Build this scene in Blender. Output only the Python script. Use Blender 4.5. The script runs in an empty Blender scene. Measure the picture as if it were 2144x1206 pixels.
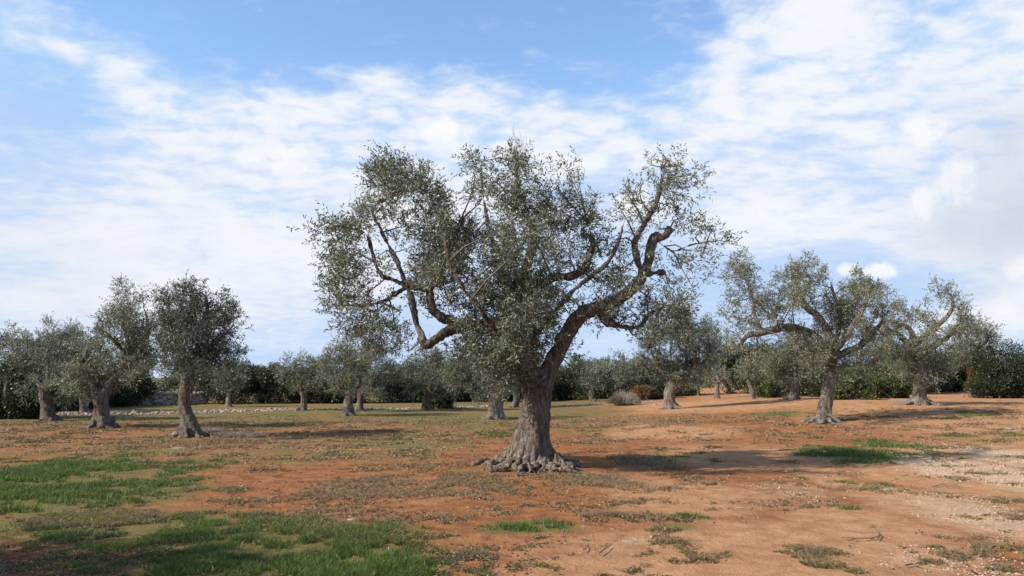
import bpy, math, random
import numpy as np
from mathutils import Vector

# ------------------------------------------------------------------ scene, camera, light
scn = bpy.context.scene
scn.render.resolution_x, scn.render.resolution_y = 1024, 576
scn.view_settings.view_transform = 'Standard'
scn.view_settings.look = 'None'
scn.view_settings.exposure = 0.35
scn.view_settings.gamma = 1.0
col = scn.collection

FOC, TILT, CAMH = 1668.0, math.atan(0.112), 1.65
CT, ST = math.cos(TILT), math.sin(TILT)
cam_d = bpy.data.cameras.new('camera'); cam = bpy.data.objects.new('camera', cam_d); col.objects.link(cam)
cam_d.sensor_width = 36; cam_d.lens = 36*FOC/2144.0; cam_d.clip_start = 0.1; cam_d.clip_end = 3000
cam.location = (0, 0, CAMH); cam.rotation_euler = (math.pi/2+TILT, 0, 0)
scn.camera = cam

SUN_EL = math.radians(35.5); SUN_AZ = math.atan2(-0.93, -0.36)      # the sun stands behind-left of the camera
sun_d = bpy.data.lights.new('sun', 'SUN'); sun_d.energy = 5.0; sun_d.angle = math.radians(0.55); sun_d.color = (1, .94, .85)
sun = bpy.data.objects.new('sun', sun_d); col.objects.link(sun)
sv = Vector((math.sin(SUN_AZ)*math.cos(SUN_EL), math.cos(SUN_AZ)*math.cos(SUN_EL), math.sin(SUN_EL)))
sun.rotation_euler = (-sv).to_track_quat('-Z', 'Y').to_euler(); sun.location = sv*60

# ------------------------------------------------------------------ node helper
class NT:
    def __init__(s, tree): s.t = tree; s.n = tree.nodes; s.l = tree.links
    def node(s, typ, **kw):
        n = s.n.new(typ)
        for k, v in kw.items(): setattr(n, k, v)
        return n
    def put(s, sock, v):
        if isinstance(v, bpy.types.NodeSocket): s.l.new(v, sock)
        elif isinstance(v, (tuple, list)) and sock.type == 'RGBA' and len(v) == 3: sock.default_value = (*v, 1)
        else: sock.default_value = v
    def m(s, op, a, b=0.0, c=0.0, clamp=False):
        n = s.node('ShaderNodeMath', operation=op, use_clamp=clamp)
        s.put(n.inputs[0], a); s.put(n.inputs[1], b); s.put(n.inputs[2], c); return n.outputs[0]
    def vm(s, op, a, b=(0, 0, 0)):
        n = s.node('ShaderNodeVectorMath', operation=op); s.put(n.inputs[0], a); s.put(n.inputs[1], b)
        return n.outputs[1] if op in ('DOT_PRODUCT', 'LENGTH') else n.outputs[0]
    def mix(s, f, a, b):
        n = s.node('ShaderNodeMix', data_type='RGBA'); s.put(n.inputs[0], f); s.put(n.inputs[6], a); s.put(n.inputs[7], b)
        return n.outputs[2]
    def ss(s, v, a, b, lo=0.0, hi=1.0):
        n = s.node('ShaderNodeMapRange', interpolation_type='SMOOTHSTEP'); s.put(n.inputs[0], v)
        n.inputs[1].default_value = a; n.inputs[2].default_value = b; n.inputs[3].default_value = lo; n.inputs[4].default_value = hi
        return n.outputs[0]
    def noise(s, vec, scale, detail=4, rough=.5, dist=0.0, lac=2.0, out=0):
        n = s.node('ShaderNodeTexNoise'); s.put(n.inputs['Vector'], vec)
        n.inputs['Scale'].default_value = scale; n.inputs['Detail'].default_value = detail
        n.inputs['Roughness'].default_value = rough; n.inputs['Distortion'].default_value = dist
        n.inputs['Lacunarity'].default_value = lac
        return n.outputs[out]
    def mapping(s, vec, loc=(0, 0, 0), rot=(0, 0, 0), scale=(1, 1, 1), typ='POINT'):
        n = s.node('ShaderNodeMapping', vector_type=typ); s.put(n.inputs[0], vec)
        n.inputs[1].default_value = loc; n.inputs[2].default_value = rot; n.inputs[3].default_value = scale
        return n.outputs[0]

# ------------------------------------------------------------------ pixel -> direction / ground (design-time helpers)
def ray(px, py):
    cx, cy = (px-1072)/FOC, (603-py)/FOC
    return np.array([cx, CT-cy*ST, ST+cy*CT])
def at(px, py, Y):
    d = ray(px, py); k = Y/d[1]; return np.array([d[0]*k, Y, CAMH+d[2]*k])
def S(x, a, b):
    t = np.clip((x-a)/(b-a), 0, 1); return t*t*(3-2*t)

def azel(px, py):
    d = ray(px, py); d = d/np.linalg.norm(d); return math.atan2(d[0], d[1]), math.asin(d[2])

# ------------------------------------------------------------------ world: Nishita sky with procedural clouds
world = bpy.data.worlds.new('World'); scn.world = world; world.use_nodes = True
W = NT(world.node_tree); W.n.clear()
wo = W.node('ShaderNodeOutputWorld'); bg = W.node('ShaderNodeBackground'); W.l.new(bg.outputs[0], wo.inputs[0])
sky = W.node('ShaderNodeTexSky', sky_type='NISHITA', sun_disc=False, sun_elevation=SUN_EL, sun_rotation=SUN_AZ % (2*math.pi))
sky.air_density = 1.0; sky.dust_density = 0.6; sky.ozone_density = 1.6
gen = W.node('ShaderNodeTexCoord').outputs['Generated']
sx = W.node('ShaderNodeSeparateXYZ'); W.l.new(gen, sx.inputs[0]); dx, dy, dz = sx.outputs
az = W.m('ARCTAN2', dx, dy); el = W.m('ARCSINE', dz)
zz = W.m('ADD', W.m('MAXIMUM', dz, 0.0), 0.13)
cq = W.node('ShaderNodeCombineXYZ'); W.put(cq.inputs[0], W.m('DIVIDE', dx, zz)); W.put(cq.inputs[1], W.m('DIVIDE', dy, zz)); q = cq.outputs[0]
ca = W.node('ShaderNodeCombineXYZ'); W.put(ca.inputs[0], az); W.put(ca.inputs[1], el); ae = ca.outputs[0]
wn = W.noise(ae, 7.0, 4, .55, out=1)
warp = W.vm('MULTIPLY', W.vm('SUBTRACT', wn, (.5, .5, .5)), (.16, .08, 0))
aw = W.vm('ADD', ae, warp)
def blob(px, py, rx, ry, amp, rot=0, src=None):
    a, e = azel(px, py); k = 1/FOC
    v = W.mapping(src or aw, (a, e, 0), (0, 0, math.radians(rot)), (rx*k, ry*k, 1), 'TEXTURE')
    g = W.m('EXPONENT', W.m('MULTIPLY', W.vm('DOT_PRODUCT', v, v), -1.0))
    return W.m('MULTIPLY', g, amp)
def total(lst):
    s = lst[0]
    for b in lst[1:]: s = W.m('ADD', s, b)
    return s
COVER = [ # px, py, rx, ry, amount, rotation (counter-clockwise)
 (60, 60, 200, 55, .42, -28), (260, 140, 260, 50, .46, -22), (480, 215, 170, 60, .34, -12),
 (720, 290, 340, 95, .80, 3), (960, 280, 300, 100, .62, -4), (620, 380, 340, 130, .58, 0), (1080, 215, 260, 45, .38, 3), (880, 150, 160, 30, .28, 10),
 (250, 430, 420, 150, .42, 0), (100, 620, 420, 130, .46, 0), (520, 620, 330, 120, .36, 0), (900, 450, 420, 160, .42, 0),
 (1180, 110, 150, 14, .24, -14), (1230, 300, 260, 60, .36, 5),
 (1640, 110, 170, 140, .62, 40), (1900, 90, 260, 210, .85, 0), (2130, 180, 260, 260, .9, 0), (1560, 230, 230, 90, .50, 10),
 (1750, 330, 330, 110, .44, 0), (1600, 450, 260, 60, .40, 0), (2000, 330, 160, 190, .45, 0), (2120, 430, 150, 210, .7, 0),
 (1800, 480, 260, 60, .40, 0), (2160, 620, 140, 60, .55, 0), (1330, 440, 60, 30, .5, 0),
 (1300, 60, 190, 110, -.40, 20), (900, 50, 420, 60, -.30, 0), (1960, 600, 170, 34, -.50, 0), (1520, 600, 120, 70, -.22, 0),
 (640, 170, 120, 60, -.22, 0), (110, 235, 190, 60, -.32, 0), (520, 90, 160, 60, -.2, 0), (350, 300, 120, 50, -.15, 0),
]
cover = total([blob(*b) for b in COVER])
n1 = W.noise(W.mapping(q, (3.1, 1.7, .4), (0, 0, .5)), 1.5, 8, .58, .6)
n2 = W.noise(W.mapping(q, (7.3, 2.2, 0), (0, 0, -.35), (1.0, 1.25, 1)), 8.5, 5, .52, .25)
n4 = W.noise(W.mapping(ae, (1, 0, 5), (0, 0, .12), (1, 2.0, 1)), 9, 6, .62, .8)
n3 = W.noise(W.mapping(ae, (0, 0, 2), (0, 0, .30), (2.2, 5.5, 1)), 2.6, 7, .60, 1.2)
cover = W.m('MINIMUM', cover, .78)
f = W.m('ADD', cover, W.m('MULTIPLY', W.m('SUBTRACT', n1, .5), 1.0))
f = W.m('ADD', f, W.m('MULTIPLY', W.m('SUBTRACT', n2, .5), W.ss(el, .10, .36, .7, 1.9)))
f = W.m('ADD', f, W.m('MULTIPLY', W.m('SUBTRACT', n4, .5), 1.1))
f = W.m('ADD', f, W.m('MULTIPLY', W.ss(el, .36, .05), .24))
f = W.m('ADD', f, W.m('MULTIPLY', W.m('SUBTRACT', n3, .5), .5))
alpha = W.ss(f, -.03, .98)
alpha = W.m('MULTIPLY', alpha, .95)
# cumulus puffs with crisper edges
PUFF = [(925, 275, 62, 34, 1, 0), (560, 330, 90, 34, .7, 8), (1325, 425, 62, 38, 1, 0), (1780, 566, 26, 14, 1, 0), (1850, 563, 34, 17, 1, 0), (1925, 270, 45, 50, .95, 20), (2005, 380, 55, 42, .95, 35),
        (1925, 430, 26, 40, .9, 0), (2135, 560, 40, 24, .9, 0), (2060, 605, 34, 9, .6, 0), (2130, 650, 60, 14, .6, 0), (570, 693, 26, 8, .6, 0), (515, 680, 20, 8, .55, 0), (1370, 700, 60, 30, .6, 0)]
pn = W.noise(ae, 26, 6, .6, .3, out=1)
pw = W.vm('ADD', ae, W.vm('MULTIPLY', W.vm('SUBTRACT', pn, (.5, .5, .5)), (.045, .03, 0)))
pf = W.noise(ae, 40, 7, .62, .4)
puff = W.ss(W.m('ADD', total([blob(*b, src=pw) for b in PUFF]), W.m('MULTIPLY', W.m('SUBTRACT', pf, .5), 1.3)), .33, .92, 0, .85)
grey = total([blob(*b) for b in [(2140, 420, 120, 150, .9, 0), (2040, 500, 130, 60, .5, 0), (2144, 260, 60, 40, .4, 0), (60, 470, 300, 130, .28, 0), (150, 650, 400, 90, .25, 0), (2020, 605, 60, 12, .3, 0)]])
shade = W.m('ADD', W.m('MULTIPLY', grey, .8), W.m('MULTIPLY', W.ss(n2, .42, .75), .12), clamp=True)
white = W.mix(shade, W.mix(W.ss(f, .40, 1.25), (.67, .765, .92), (.90, .91, .94)), (.60, .65, .73))
base = W.mix(1.0, sky.outputs[0], sky.outputs[0])
skyc = W.node('ShaderNodeMix', data_type='RGBA', blend_type='MULTIPLY'); W.put(skyc.inputs[0], 1.0); W.put(skyc.inputs[6], base)
SKYK = .15
skyc.inputs[7].default_value = (SKYK*1.36, SKYK*1.48, SKYK*1.56, 1)
haze = W.ss(el, 0.0, .42, .92, 0.0)
s0 = W.mix(haze, W.vm('MINIMUM', skyc.outputs[2], (.40, .58, .90)), (.50, .66, .90))
s1 = W.mix(alpha, s0, white)
s2 = W.mix(puff, s1, W.mix(W.m('MULTIPLY', shade, .4), (.92, .93, .95), (.6, .64, .7)))
below = W.ss(el, -.03, -.012)
s3 = W.mix(below, (.16, .10, .06), s2)
W.l.new(s3, bg.inputs[0]); bg.inputs[1].default_value = .84
world.cycles.sampling_method = 'MANUAL'; world.cycles.sample_map_resolution = 256

# ------------------------------------------------------------------ numpy noise
rs = np.random.RandomState(11)
PERM = rs.permutation(4096); VALS = rs.rand(4096)*2-1
def vnoise(p):
    i = np.floor(p).astype(np.int64); f = p-i; f = f*f*(3-2*f)
    def h(a, b, c): return VALS[PERM[(PERM[(PERM[a & 4095]+b) & 4095]+c) & 4095]]
    x, y, z = i[:, 0], i[:, 1], i[:, 2]; fx, fy, fz = f[:, 0], f[:, 1], f[:, 2]
    r = 0
    for a in (0, 1):
        wa = fx if a else 1-fx
        for b in (0, 1):
            wb = fy if b else 1-fy
            for c in (0, 1):
                r = r+wa*wb*(fz if c else 1-fz)*h(x+a, y+b, z+c)
    return r
def fbm(p, oct=4, g=.5):
    p = np.asarray(p, float); r = 0; a = 1; s = 0
    for k in range(oct):
        r = r+a*vnoise(p*(2**k)+k*17.3); s += a; a *= g
    return r/s
def fbm2(x, y, sc=1, oct=4, seed=0.0, g=.5):
    x = np.asarray(x, float).ravel(); y = np.asarray(y, float).ravel()
    return fbm(np.stack([x*sc+seed, y*sc-seed, np.full_like(x, seed*1.7)], 1), oct, g)

# ------------------------------------------------------------------ ground height and patches
def hgt(x, y):
    x = np.asarray(x, float); y = np.asarray(y, float); sh = x.shape; x = x.ravel(); y = y.ravel()
    h = .62*S(x, 1, 17)*S(y, 13, 34) + .05*fbm2(x, y, .22, 3, 3.1) + .018*fbm2(x, y, .9, 3, 7.7)
    h = h+.9*S(y, 50, 120)*S(-x, 2, 30)
    d = np.hypot(x-TX, y-TY)                        # the soil heaps up round the foot of the big tree
    h = h+.12*np.exp(-(d/1.3)**2)
    near = np.clip(1-np.hypot(x, y-9)/22, 0, 1)
    h = h+.014*near*fbm2(x, y, 4.5, 3, 1.3)
    return h.reshape(sh)
TX, TY = 0.36, 15.0
def G(px, py):
    d = ray(px, py)
    t = np.linspace(3, 160, 1200); X = d[0]*t; Y = d[1]*t; Z = CAMH+d[2]*t
    k = np.argmax(Z <= hgt(X, Y))
    if k == 0: k = len(t)-1
    a, b = t[k-1], t[k]
    for _ in range(18):
        m = (a+b)/2
        if CAMH+d[2]*m <= float(hgt(np.array([d[0]*m]), np.array([d[1]*m]))[0]): b = m
        else: a = m
    return np.array([d[0]*b, d[1]*b, CAMH+d[2]*b])
def H(x, y): return float(hgt(np.array([x]), np.array([y]))[0])

def ellipses(lst):
    out = []
    for (px, py, rx, ry, *a) in lst:
        c = G(px, py); f_ = G(px, py-ry); n_ = G(px, py+ry)
        out.append((c[0], c[1], rx*c[1]/FOC, max(.15, (f_[1]-c[1])), max(.15, (c[1]-n_[1])), a[0] if a else 1.0))
    return out
GREEN = ellipses([(60,1000,190,45,1.1),(60,985,130,26),(170,1035,240,40,1.1),(150,1100,260,40,.85),(380,1090,200,30,.85),(60,1062,150,24,.9),(330,988,110,11,.8),(420,968,80,6,.8),(230,1100,240,26,.7),(450,1120,260,36,.95),(640,1150,290,44),
 (800,1115,130,18,.9),(560,1190,330,34,1.05),(800,1180,120,30,.9),(100,1120,160,22,.6),(1110,1104,92,15,1.1),(1060,1116,60,9,.9),(1440,1089,48,8,.9),(1400,1110,80,8,.85),(1505,1110,60,5,.6),(1330,1110,30,6,.5),
 (1790,950,112,17,1.25),(1840,928,70,8,1),(1985,912,55,10,.8),(2125,908,40,12,.9),(1615,868,60,6,1.1),(2030,868,62,4.5,1.1),(1410,960,40,8,.8),(980,988,50,8,.6),(880,915,90,7,.7),
 (1040,912,60,8,.7),(1300,897,90,5,.6),(1430,878,50,3,.5),(1850,1018,60,14,.6),(1780,1062,34,6,1),(900,1000,120,14,.35),(640,876,320,12,.62),(470,900,100,8,.5),(400,850,300,5,.7),(950,848,110,5,.9),(1240,862,90,4,.6),
 (60,925,140,9,.45),(150,905,120,5,.45),(820,1030,200,12,.35),(1180,1000,120,12,.3),(1560,915,120,4,.35),(2000,938,120,6,.45),(300,1040,80,10,.4), (1540,885,90,6,.35)])
DRY = ellipses([(830,1020,240,40,.55),(1250,1005,160,28,.7),(1000,990,170,24,.5),(560,880,500,22,.55),(430,935,180,10,.6),(470,913,90,4,1.3),(620,912,90,4,.8),(1350,880,250,14,.5),(1250,850,250,7,.7),(300,1030,150,20,.45),(200,1090,220,25,.7),
 (450,1060,250,18,.5),(700,1120,260,40,.5),(1700,1040,200,20,.25),(1820,1030,70,25,.35),(1350,970,100,16,.7),(1900,895,250,7,.5),(1680,880,130,10,.4),(2100,920,60,12,.5),(1300,842,60,5,.9),(950,1080,300,20,.35),(1400,1105,160,12,.45)])
PATH = ellipses([(1500,1190,420,80,1),(1430,1040,170,50,.9),(1560,960,200,30,.8),(1400,905,140,16,.9),(1500,850,200,14,.9),(1560,822,60,6,1),(1850,1110,150,60,.8),(1930,1060,90,80,1),(1960,1000,110,60,1),(1700,1150,300,50,1),(1990,950,80,20,.8),(1800,835,300,9,.8),(2060,890,120,10,.8),
 (2000,850,200,8,.8),(1150,1190,200,20,.5),(900,1055,160,14,.35),(1000,935,140,8,.3)])
GRAVEL = ellipses([(2110,1000,110,55,1.2),(2140,960,120,26,1),(2120,1090,140,60,.75),(2000,1180,140,40,.45),(1650,1030,90,18,.5),(1330,1130,60,10,.4),(2130,930,60,8,.4),(730,940,330,4,.4),(380,938,60,4,.6),(700,1090,60,6,.3),(1950,1060,80,60,.35)])
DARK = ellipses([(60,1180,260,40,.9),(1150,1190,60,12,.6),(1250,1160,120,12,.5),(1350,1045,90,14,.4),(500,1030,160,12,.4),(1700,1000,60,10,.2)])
def field(E, x, y):
    x = np.asarray(x, float).ravel(); y = np.asarray(y, float).ravel()
    wx = x+.55*fbm2(x, y, .8, 3, 5.5)*np.clip(y/14, .5, 3); wy = y+.8*fbm2(x, y, .8, 3, 9.5)*np.clip(y/14, .5, 3)
    r = np.zeros_like(x)
    for (cx, cy, rx, rf, rn, a) in E:
        ry = np.where(wy > cy, rf, rn)
        r = np.maximum(r, a*np.exp(-.75*(((wx-cx)/rx)**2+((wy-cy)/ry)**2)**1.35))
    return r

# ------------------------------------------------------------------ object helpers
def tag(o, label=None, cat=None, group=None, kind=None):
    if label: o['label'] = label
    if cat: o['category'] = cat
    if group: o['group'] = group
    if kind: o['kind'] = kind
    return o
def empty(name, loc):
    o = bpy.data.objects.new(name, None); col.objects.link(o); o.location = loc; o.empty_display_size = .3; return o
def mesh_np(name, V, F, mat, parent=None, smooth=False, attrs=None, loc=None):
    """V (n,3) verts in world space; F (m,k) faces all of size k, or a list of such arrays."""
    V = np.asarray(V, np.float32); Fs = F if isinstance(F, list) else [F]
    if parent is not None: V = V-np.array(parent.location, np.float32)
    me = bpy.data.meshes.new(name)
    me.vertices.add(len(V)); me.vertices.foreach_set('co', V.ravel())
    idx = np.concatenate([f.ravel() for f in Fs]).astype(np.int32)
    sizes = np.concatenate([np.full(len(f), f.shape[1]) for f in Fs]).astype(np.int32)
    starts = np.concatenate([[0], np.cumsum(sizes)[:-1]]).astype(np.int32)
    me.loops.add(len(idx)); me.loops.foreach_set('vertex_index', idx)
    me.polygons.add(len(sizes)); me.polygons.foreach_set('loop_start', starts); me.polygons.foreach_set('loop_total', sizes)
    if smooth: me.polygons.foreach_set('use_smooth', np.ones(len(sizes), bool))
    me.update(calc_edges=True)
    for k, v in (attrs or {}).items():
        a = me.attributes.new(k, 'FLOAT', 'POINT'); a.data.foreach_set('value', np.asarray(v, np.float32))
    me.materials.append(mat)
    o = bpy.data.objects.new(name, me); col.objects.link(o)
    if parent is not None: o.parent = parent
    return o

# ------------------------------------------------------------------ materials
def new_mat(name):
    m = bpy.data.materials.new(name); m.use_nodes = True; t = NT(m.node_tree); b = t.n['Principled BSDF']
    return m, t, b
def leaf_mat(name, top, under, vary=.35, rough=.5, yellow=None, trans=.25):
    m, t, b = new_mat(name)
    g = t.node('ShaderNodeNewGeometry'); rnd = g.outputs['Random Per Island']
    c = t.mix(g.outputs['Backfacing'], top, under)
    if yellow: c = t.mix(t.ss(rnd, .80, .98, 0, .7), c, yellow)
    big = t.noise(g.outputs['Position'], 1.1, 4, .65)
    hv = t.node('ShaderNodeHueSaturation'); t.put(hv.inputs['Color'], c)
    r2 = t.m('FRACT', t.m('MULTIPLY', rnd, 37.31))
    t.put(hv.inputs['Value'], t.m('ADD', t.m('MULTIPLY', r2, 2*vary), t.m('ADD', 1-vary-.4, t.m('MULTIPLY', big, .8))))
    t.put(hv.inputs['Saturation'], t.m('ADD', .75, t.m('MULTIPLY', big, .5)))
    t.l.new(hv.outputs[0], b.inputs['Base Color'])
    b.inputs['Roughness'].default_value = rough; b.inputs['Specular IOR Level'].default_value = .45
    tr = t.node('ShaderNodeBsdfTranslucent'); t.l.new(hv.outputs[0], tr.inputs[0])
    mx = t.node('ShaderNodeMixShader'); mx.inputs[0].default_value = trans
    t.l.new(b.outputs[0], mx.inputs[1]); t.l.new(tr.outputs[0], mx.inputs[2]); t.l.new(mx.outputs[0], t.n['Material Output'].inputs[0])
    return m
OLIVE = leaf_mat('olive leaves', (.095, .108, .050), (.25, .26, .185), yellow=(.20, .19, .09), rough=.42)
OLIVE_PALE = leaf_mat('pale olive leaves', (.125, .135, .068), (.27, .27, .18), yellow=(.26, .24, .13), rough=.45)
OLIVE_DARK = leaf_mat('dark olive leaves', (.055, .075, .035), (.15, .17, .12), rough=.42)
LENTISK = leaf_mat('dark shrub leaves', (.026, .038, .012), (.045, .058, .024), rough=.45, yellow=(.08, .09, .02))  # dark evergreen green, taken darker still to hold the left hedge's shade
YGREEN = leaf_mat('yellow green shrub leaves', (.065, .078, .018), (.12, .15, .05), rough=.5, yellow=(.20, .17, .03))
RUSSET = leaf_mat('russet shrub leaves', (.17, .075, .022), (.17, .10, .04), rough=.6, yellow=(.09, .10, .02))
DRYTWIG = leaf_mat('dry grey twigs', (.30, .24, .18), (.30, .24, .18), rough=.8, trans=.05)
GRASS = leaf_mat('green grass', (.095, .150, .024), (.095, .150, .024), rough=.5, yellow=(.22, .22, .06), trans=.35)
DRYGRASS = leaf_mat('dry grass', (.31, .20, .10), (.31, .20, .10), rough=.7, yellow=(.16, .17, .06), trans=.15)
LITTER = leaf_mat('leaf litter', (.18, .088, .045), (.29, .18, .10), rough=.7, trans=.05)

def bark_mat(name, c1, c2, scale=1.0):
    m, t, b = new_mat(name)
    g = t.node('ShaderNodeNewGeometry'); P = g.outputs['Position']
    v = t.mapping(P, scale=(1, 1, .28))
    n = t.noise(v, 14*scale, 8, .65, .8); n_ = t.noise(v, 46*scale, 4, .6, .3); big = t.noise(P, 1.7, 4, .6)
    red = t.noise(P, 2.6, 5, .6, .6)
    c = t.mix(t.ss(n, .34, .66), c1, c2)
    c = t.mix(t.ss(red, .56, .70, 0, .65), c, (.17, .095, .05))
    c = t.mix(t.ss(big, .55, .75, 0, .4), c, (.34, .31, .26))
    c = t.mix(t.ss(n_, .25, .45, .75, 0), c, (.05, .04, .032))
    t.l.new(c, b.inputs['Base Color']); b.inputs['Roughness'].default_value = .88; b.inputs['Specular IOR Level'].default_value = .2
    bp = t.node('ShaderNodeBump'); bp.inputs['Strength'].default_value = 1; bp.inputs['Distance'].default_value = .07
    t.put(bp.inputs['Height'], t.m('ADD', n, t.m('MULTIPLY', n_, .5))); t.l.new(bp.outputs[0], b.inputs['Normal'])
    return m
BARK = bark_mat('grey olive bark', (.062, .048, .034), (.225, .185, .14))
BARK_PALE = bark_mat('pale olive bark', (.10, .082, .064), (.29, .25, .20), .8)
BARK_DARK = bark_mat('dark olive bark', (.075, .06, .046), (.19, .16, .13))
ROOTBARK = bark_mat('pale root bark', (.085, .062, .043), (.34, .27, .20), .9)
def twig_mat():
    m, t, b = new_mat('twig bark'); b.inputs['Base Color'].default_value = (.17, .145, .115, 1)
    n = t.noise(t.node('ShaderNodeNewGeometry').outputs['Position'], 3, 3); t.l.new(t.mix(n, (.07, .058, .045), (.20, .175, .14)), b.inputs['Base Color'])
    b.inputs['Roughness'].default_value = .85; return m
TWIG = twig_mat()
def stone_mat(name, a, bcol):
    m, t, b = new_mat(name); g = t.node('ShaderNodeNewGeometry'); P = g.outputs['Position']
    n = t.noise(P, 9, 7, .65); c = t.mix(t.ss(n, .3, .7), a, bcol)
    c = t.mix(t.ss(g.outputs['Random Per Island'], .3, 1, 0, .5), c, (.30, .22, .15))
    t.l.new(c, b.inputs['Base Color']); b.inputs['Roughness'].default_value = .92
    bp = t.node('ShaderNodeBump'); bp.inputs['Strength'].default_value = .7; bp.inputs['Distance'].default_value = .02
    t.l.new(t.noise(P, 30, 6, .7), bp.inputs['Height']); t.l.new(bp.outputs[0], b.inputs['Normal']); return m
STONE = stone_mat('limestone', (.19, .155, .12), (.38, .33, .26))
WALLST = stone_mat('weathered limestone', (.20, .165, .125), (.44, .37, .28))
PEBBLE = stone_mat('pebbles', (.40, .23, .12), (.58, .42, .28))
CLOD = stone_mat('soil clods', (.13, .048, .02), (.24, .095, .04))

def ground_mat():
    m, t, b = new_mat('red soil')
    P = t.node('ShaderNodeNewGeometry').outputs['Position']
    A = lambda n: t.node('ShaderNodeAttribute', attribute_name=n).outputs['Fac']
    n1 = t.noise(P, .55, 6, .6); n2 = t.noise(P, 3.2, 7, .65, .4); n3 = t.noise(P, 17, 7, .7); n4 = t.noise(P, 70, 3, .6)
    far = t.mapping(P, scale=(1, .45, 1)); nf = t.noise(far, 1.1, 7, .65, .5)
    red = t.mix(t.ss(n2, .32, .68), (.215, .086, .034), (.37, .162, .064))
    tan = t.mix(t.ss(n2, .3, .7), (.36, .178, .080), (.52, .282, .140))
    pm = t.m('ADD', A('path'), t.m('MULTIPLY', t.m('SUBTRACT', n1, .5), .8))
    c = t.mix(t.ss(pm, .15, .75), red, tan)
    # pale gravel
    gm = t.m('ADD', A('gravel'), t.m('MULTIPLY', t.m('SUBTRACT', t.m('ADD', t.m('MULTIPLY', n3, .5), t.m('MULTIPLY', n2, .5)), .5), 1.3))
    grav = t.mix(t.ss(n3, .3, .7), (.47, .31, .18), (.66, .49, .33))
    c = t.mix(t.ss(gm, .15, 1.05, 0, .92), c, grav)
    # litter and dry grass cover
    offp = t.m('MULTIPLY', t.ss(A('path'), .3, .9), -.45)
    dm = t.m('ADD', t.m('ADD', A('dry'), offp), t.m('MULTIPLY', t.m('SUBTRACT', t.m('ADD', t.m('MULTIPLY', n3, .6), t.m('MULTIPLY', nf, .4)), .5), 1.7))
    c = t.mix(t.ss(dm, .35, .85, 0, .75), c, t.mix(n3, (.19, .105, .052), (.35, .24, .14)))
    # green film
    gr = t.m('ADD', t.m('ADD', A('green'), offp), t.m('MULTIPLY', t.m('SUBTRACT', t.m('ADD', t.m('MULTIPLY', n3, .45), t.m('MULTIPLY', nf, .55)), .5), 1.7))
    c = t.mix(t.ss(gr, .32, .80, 0, .85), c, t.mix(n3, (.08, .085, .024), (.215, .195, .068)))
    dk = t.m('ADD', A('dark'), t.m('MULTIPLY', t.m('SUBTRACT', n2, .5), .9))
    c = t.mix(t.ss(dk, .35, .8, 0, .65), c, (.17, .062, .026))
    # white grit
    vo = t.node('ShaderNodeTexVoronoi'); t.l.new(P, vo.inputs['Vector']); vo.inputs['Scale'].default_value = 26
    sp = t.node('ShaderNodeSeparateColor'); t.l.new(vo.outputs['Color'], sp.inputs[0])
    grit = t.m('MULTIPLY', t.ss(vo.outputs['Distance'], .10, .26, 1, 0), t.m('GREATER_THAN', sp.outputs[0], .84))
    c = t.mix(t.m('MULTIPLY', grit, t.ss(n1, .35, .65, .25, .75)), c, (.62, .46, .33))
    c = t.mix(t.ss(n4, .3, .5, .28, 0), c, (.14, .06, .03))
    t.l.new(c, b.inputs['Base Color']); b.inputs['Roughness'].default_value = 1; b.inputs['Specular IOR Level'].default_value = .05
    bp = t.node('ShaderNodeBump'); bp.inputs['Strength'].default_value = 1; bp.inputs['Distance'].default_value = .05
    hh = t.m('ADD', n2, t.m('ADD', t.m('MULTIPLY', n3, .55), t.m('MULTIPLY', n4, .14)))
    t.l.new(t.m('ADD', hh, t.m('MULTIPLY', grit, .15)), bp.inputs['Height']); t.l.new(bp.outputs[0], b.inputs['Normal'])
    return m
SOIL = ground_mat()

# ------------------------------------------------------------------ ground sheet
def axis(c, fine, half, far, n_out):
    a = np.arange(c-half, c+half+1e-6, fine)
    g = np.geomspace(fine, far, n_out); g = np.cumsum(g/g.sum()*(far)) 
    return np.concatenate([(a[0]-g)[::-1], a, a[-1]+g])
gx = axis(0.5, .085, 11, 700, 70); gy = axis(14, .085, 8.5, 900, 90)
mid = np.arange(22.6, 60, .3); gy = np.unique(np.concatenate([gy[gy < 22.55], mid, gy[gy > 60.3]]))
midx = np.arange(11.6, 34, .3); gx = np.unique(np.concatenate([gx[gx < -34.5], -midx[::-1], gx[(gx > -11.55) & (gx < 11.55)], midx, gx[gx > 34.5]]))
X, Y = np.meshgrid(gx, gy); x, y = X.ravel(), Y.ravel(); z = hgt(x, y)
nx, ny = len(gx), len(gy); ii = (np.arange(ny-1)[:, None]*nx+np.arange(nx-1)[None]).ravel()
F = np.stack([ii, ii+1, ii+nx+1, ii+nx], 1)
farmask = np.maximum(S(y, 15, 30), .8*S(y, 11, 17)*S(-x, -2, 3))*(1-.55*S(x, 1, 9)*(1-S(y, 60, 90)))
green = np.maximum(field(GREEN, x, y), farmask*(.68+.45*fbm2(x, y, .16, 3, 2.2)+.3*fbm2(x, y, .5, 3, 6.2))); green = np.maximum(green, S(y, 44, 52)*.62*(1-.6*S(x, 12, 20)*(1-S(y, 75, 100))))
dry = np.maximum(field(DRY, x, y), farmask*.66); dry = np.maximum(dry, .42*S(-x, -1.5, 2.5)+.25*fbm2(x, y, .5, 3, 12.2)*S(-x, -3, 1)); path = np.maximum(field(PATH, x, y), S(x, 5, 14)*.65)
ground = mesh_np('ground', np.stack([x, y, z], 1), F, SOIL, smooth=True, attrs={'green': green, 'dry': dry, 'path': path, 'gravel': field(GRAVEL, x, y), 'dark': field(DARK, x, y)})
tag(ground, 'red soil ground of the olive grove with tan tracks and pale gravel', 'ground', kind='structure')

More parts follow.
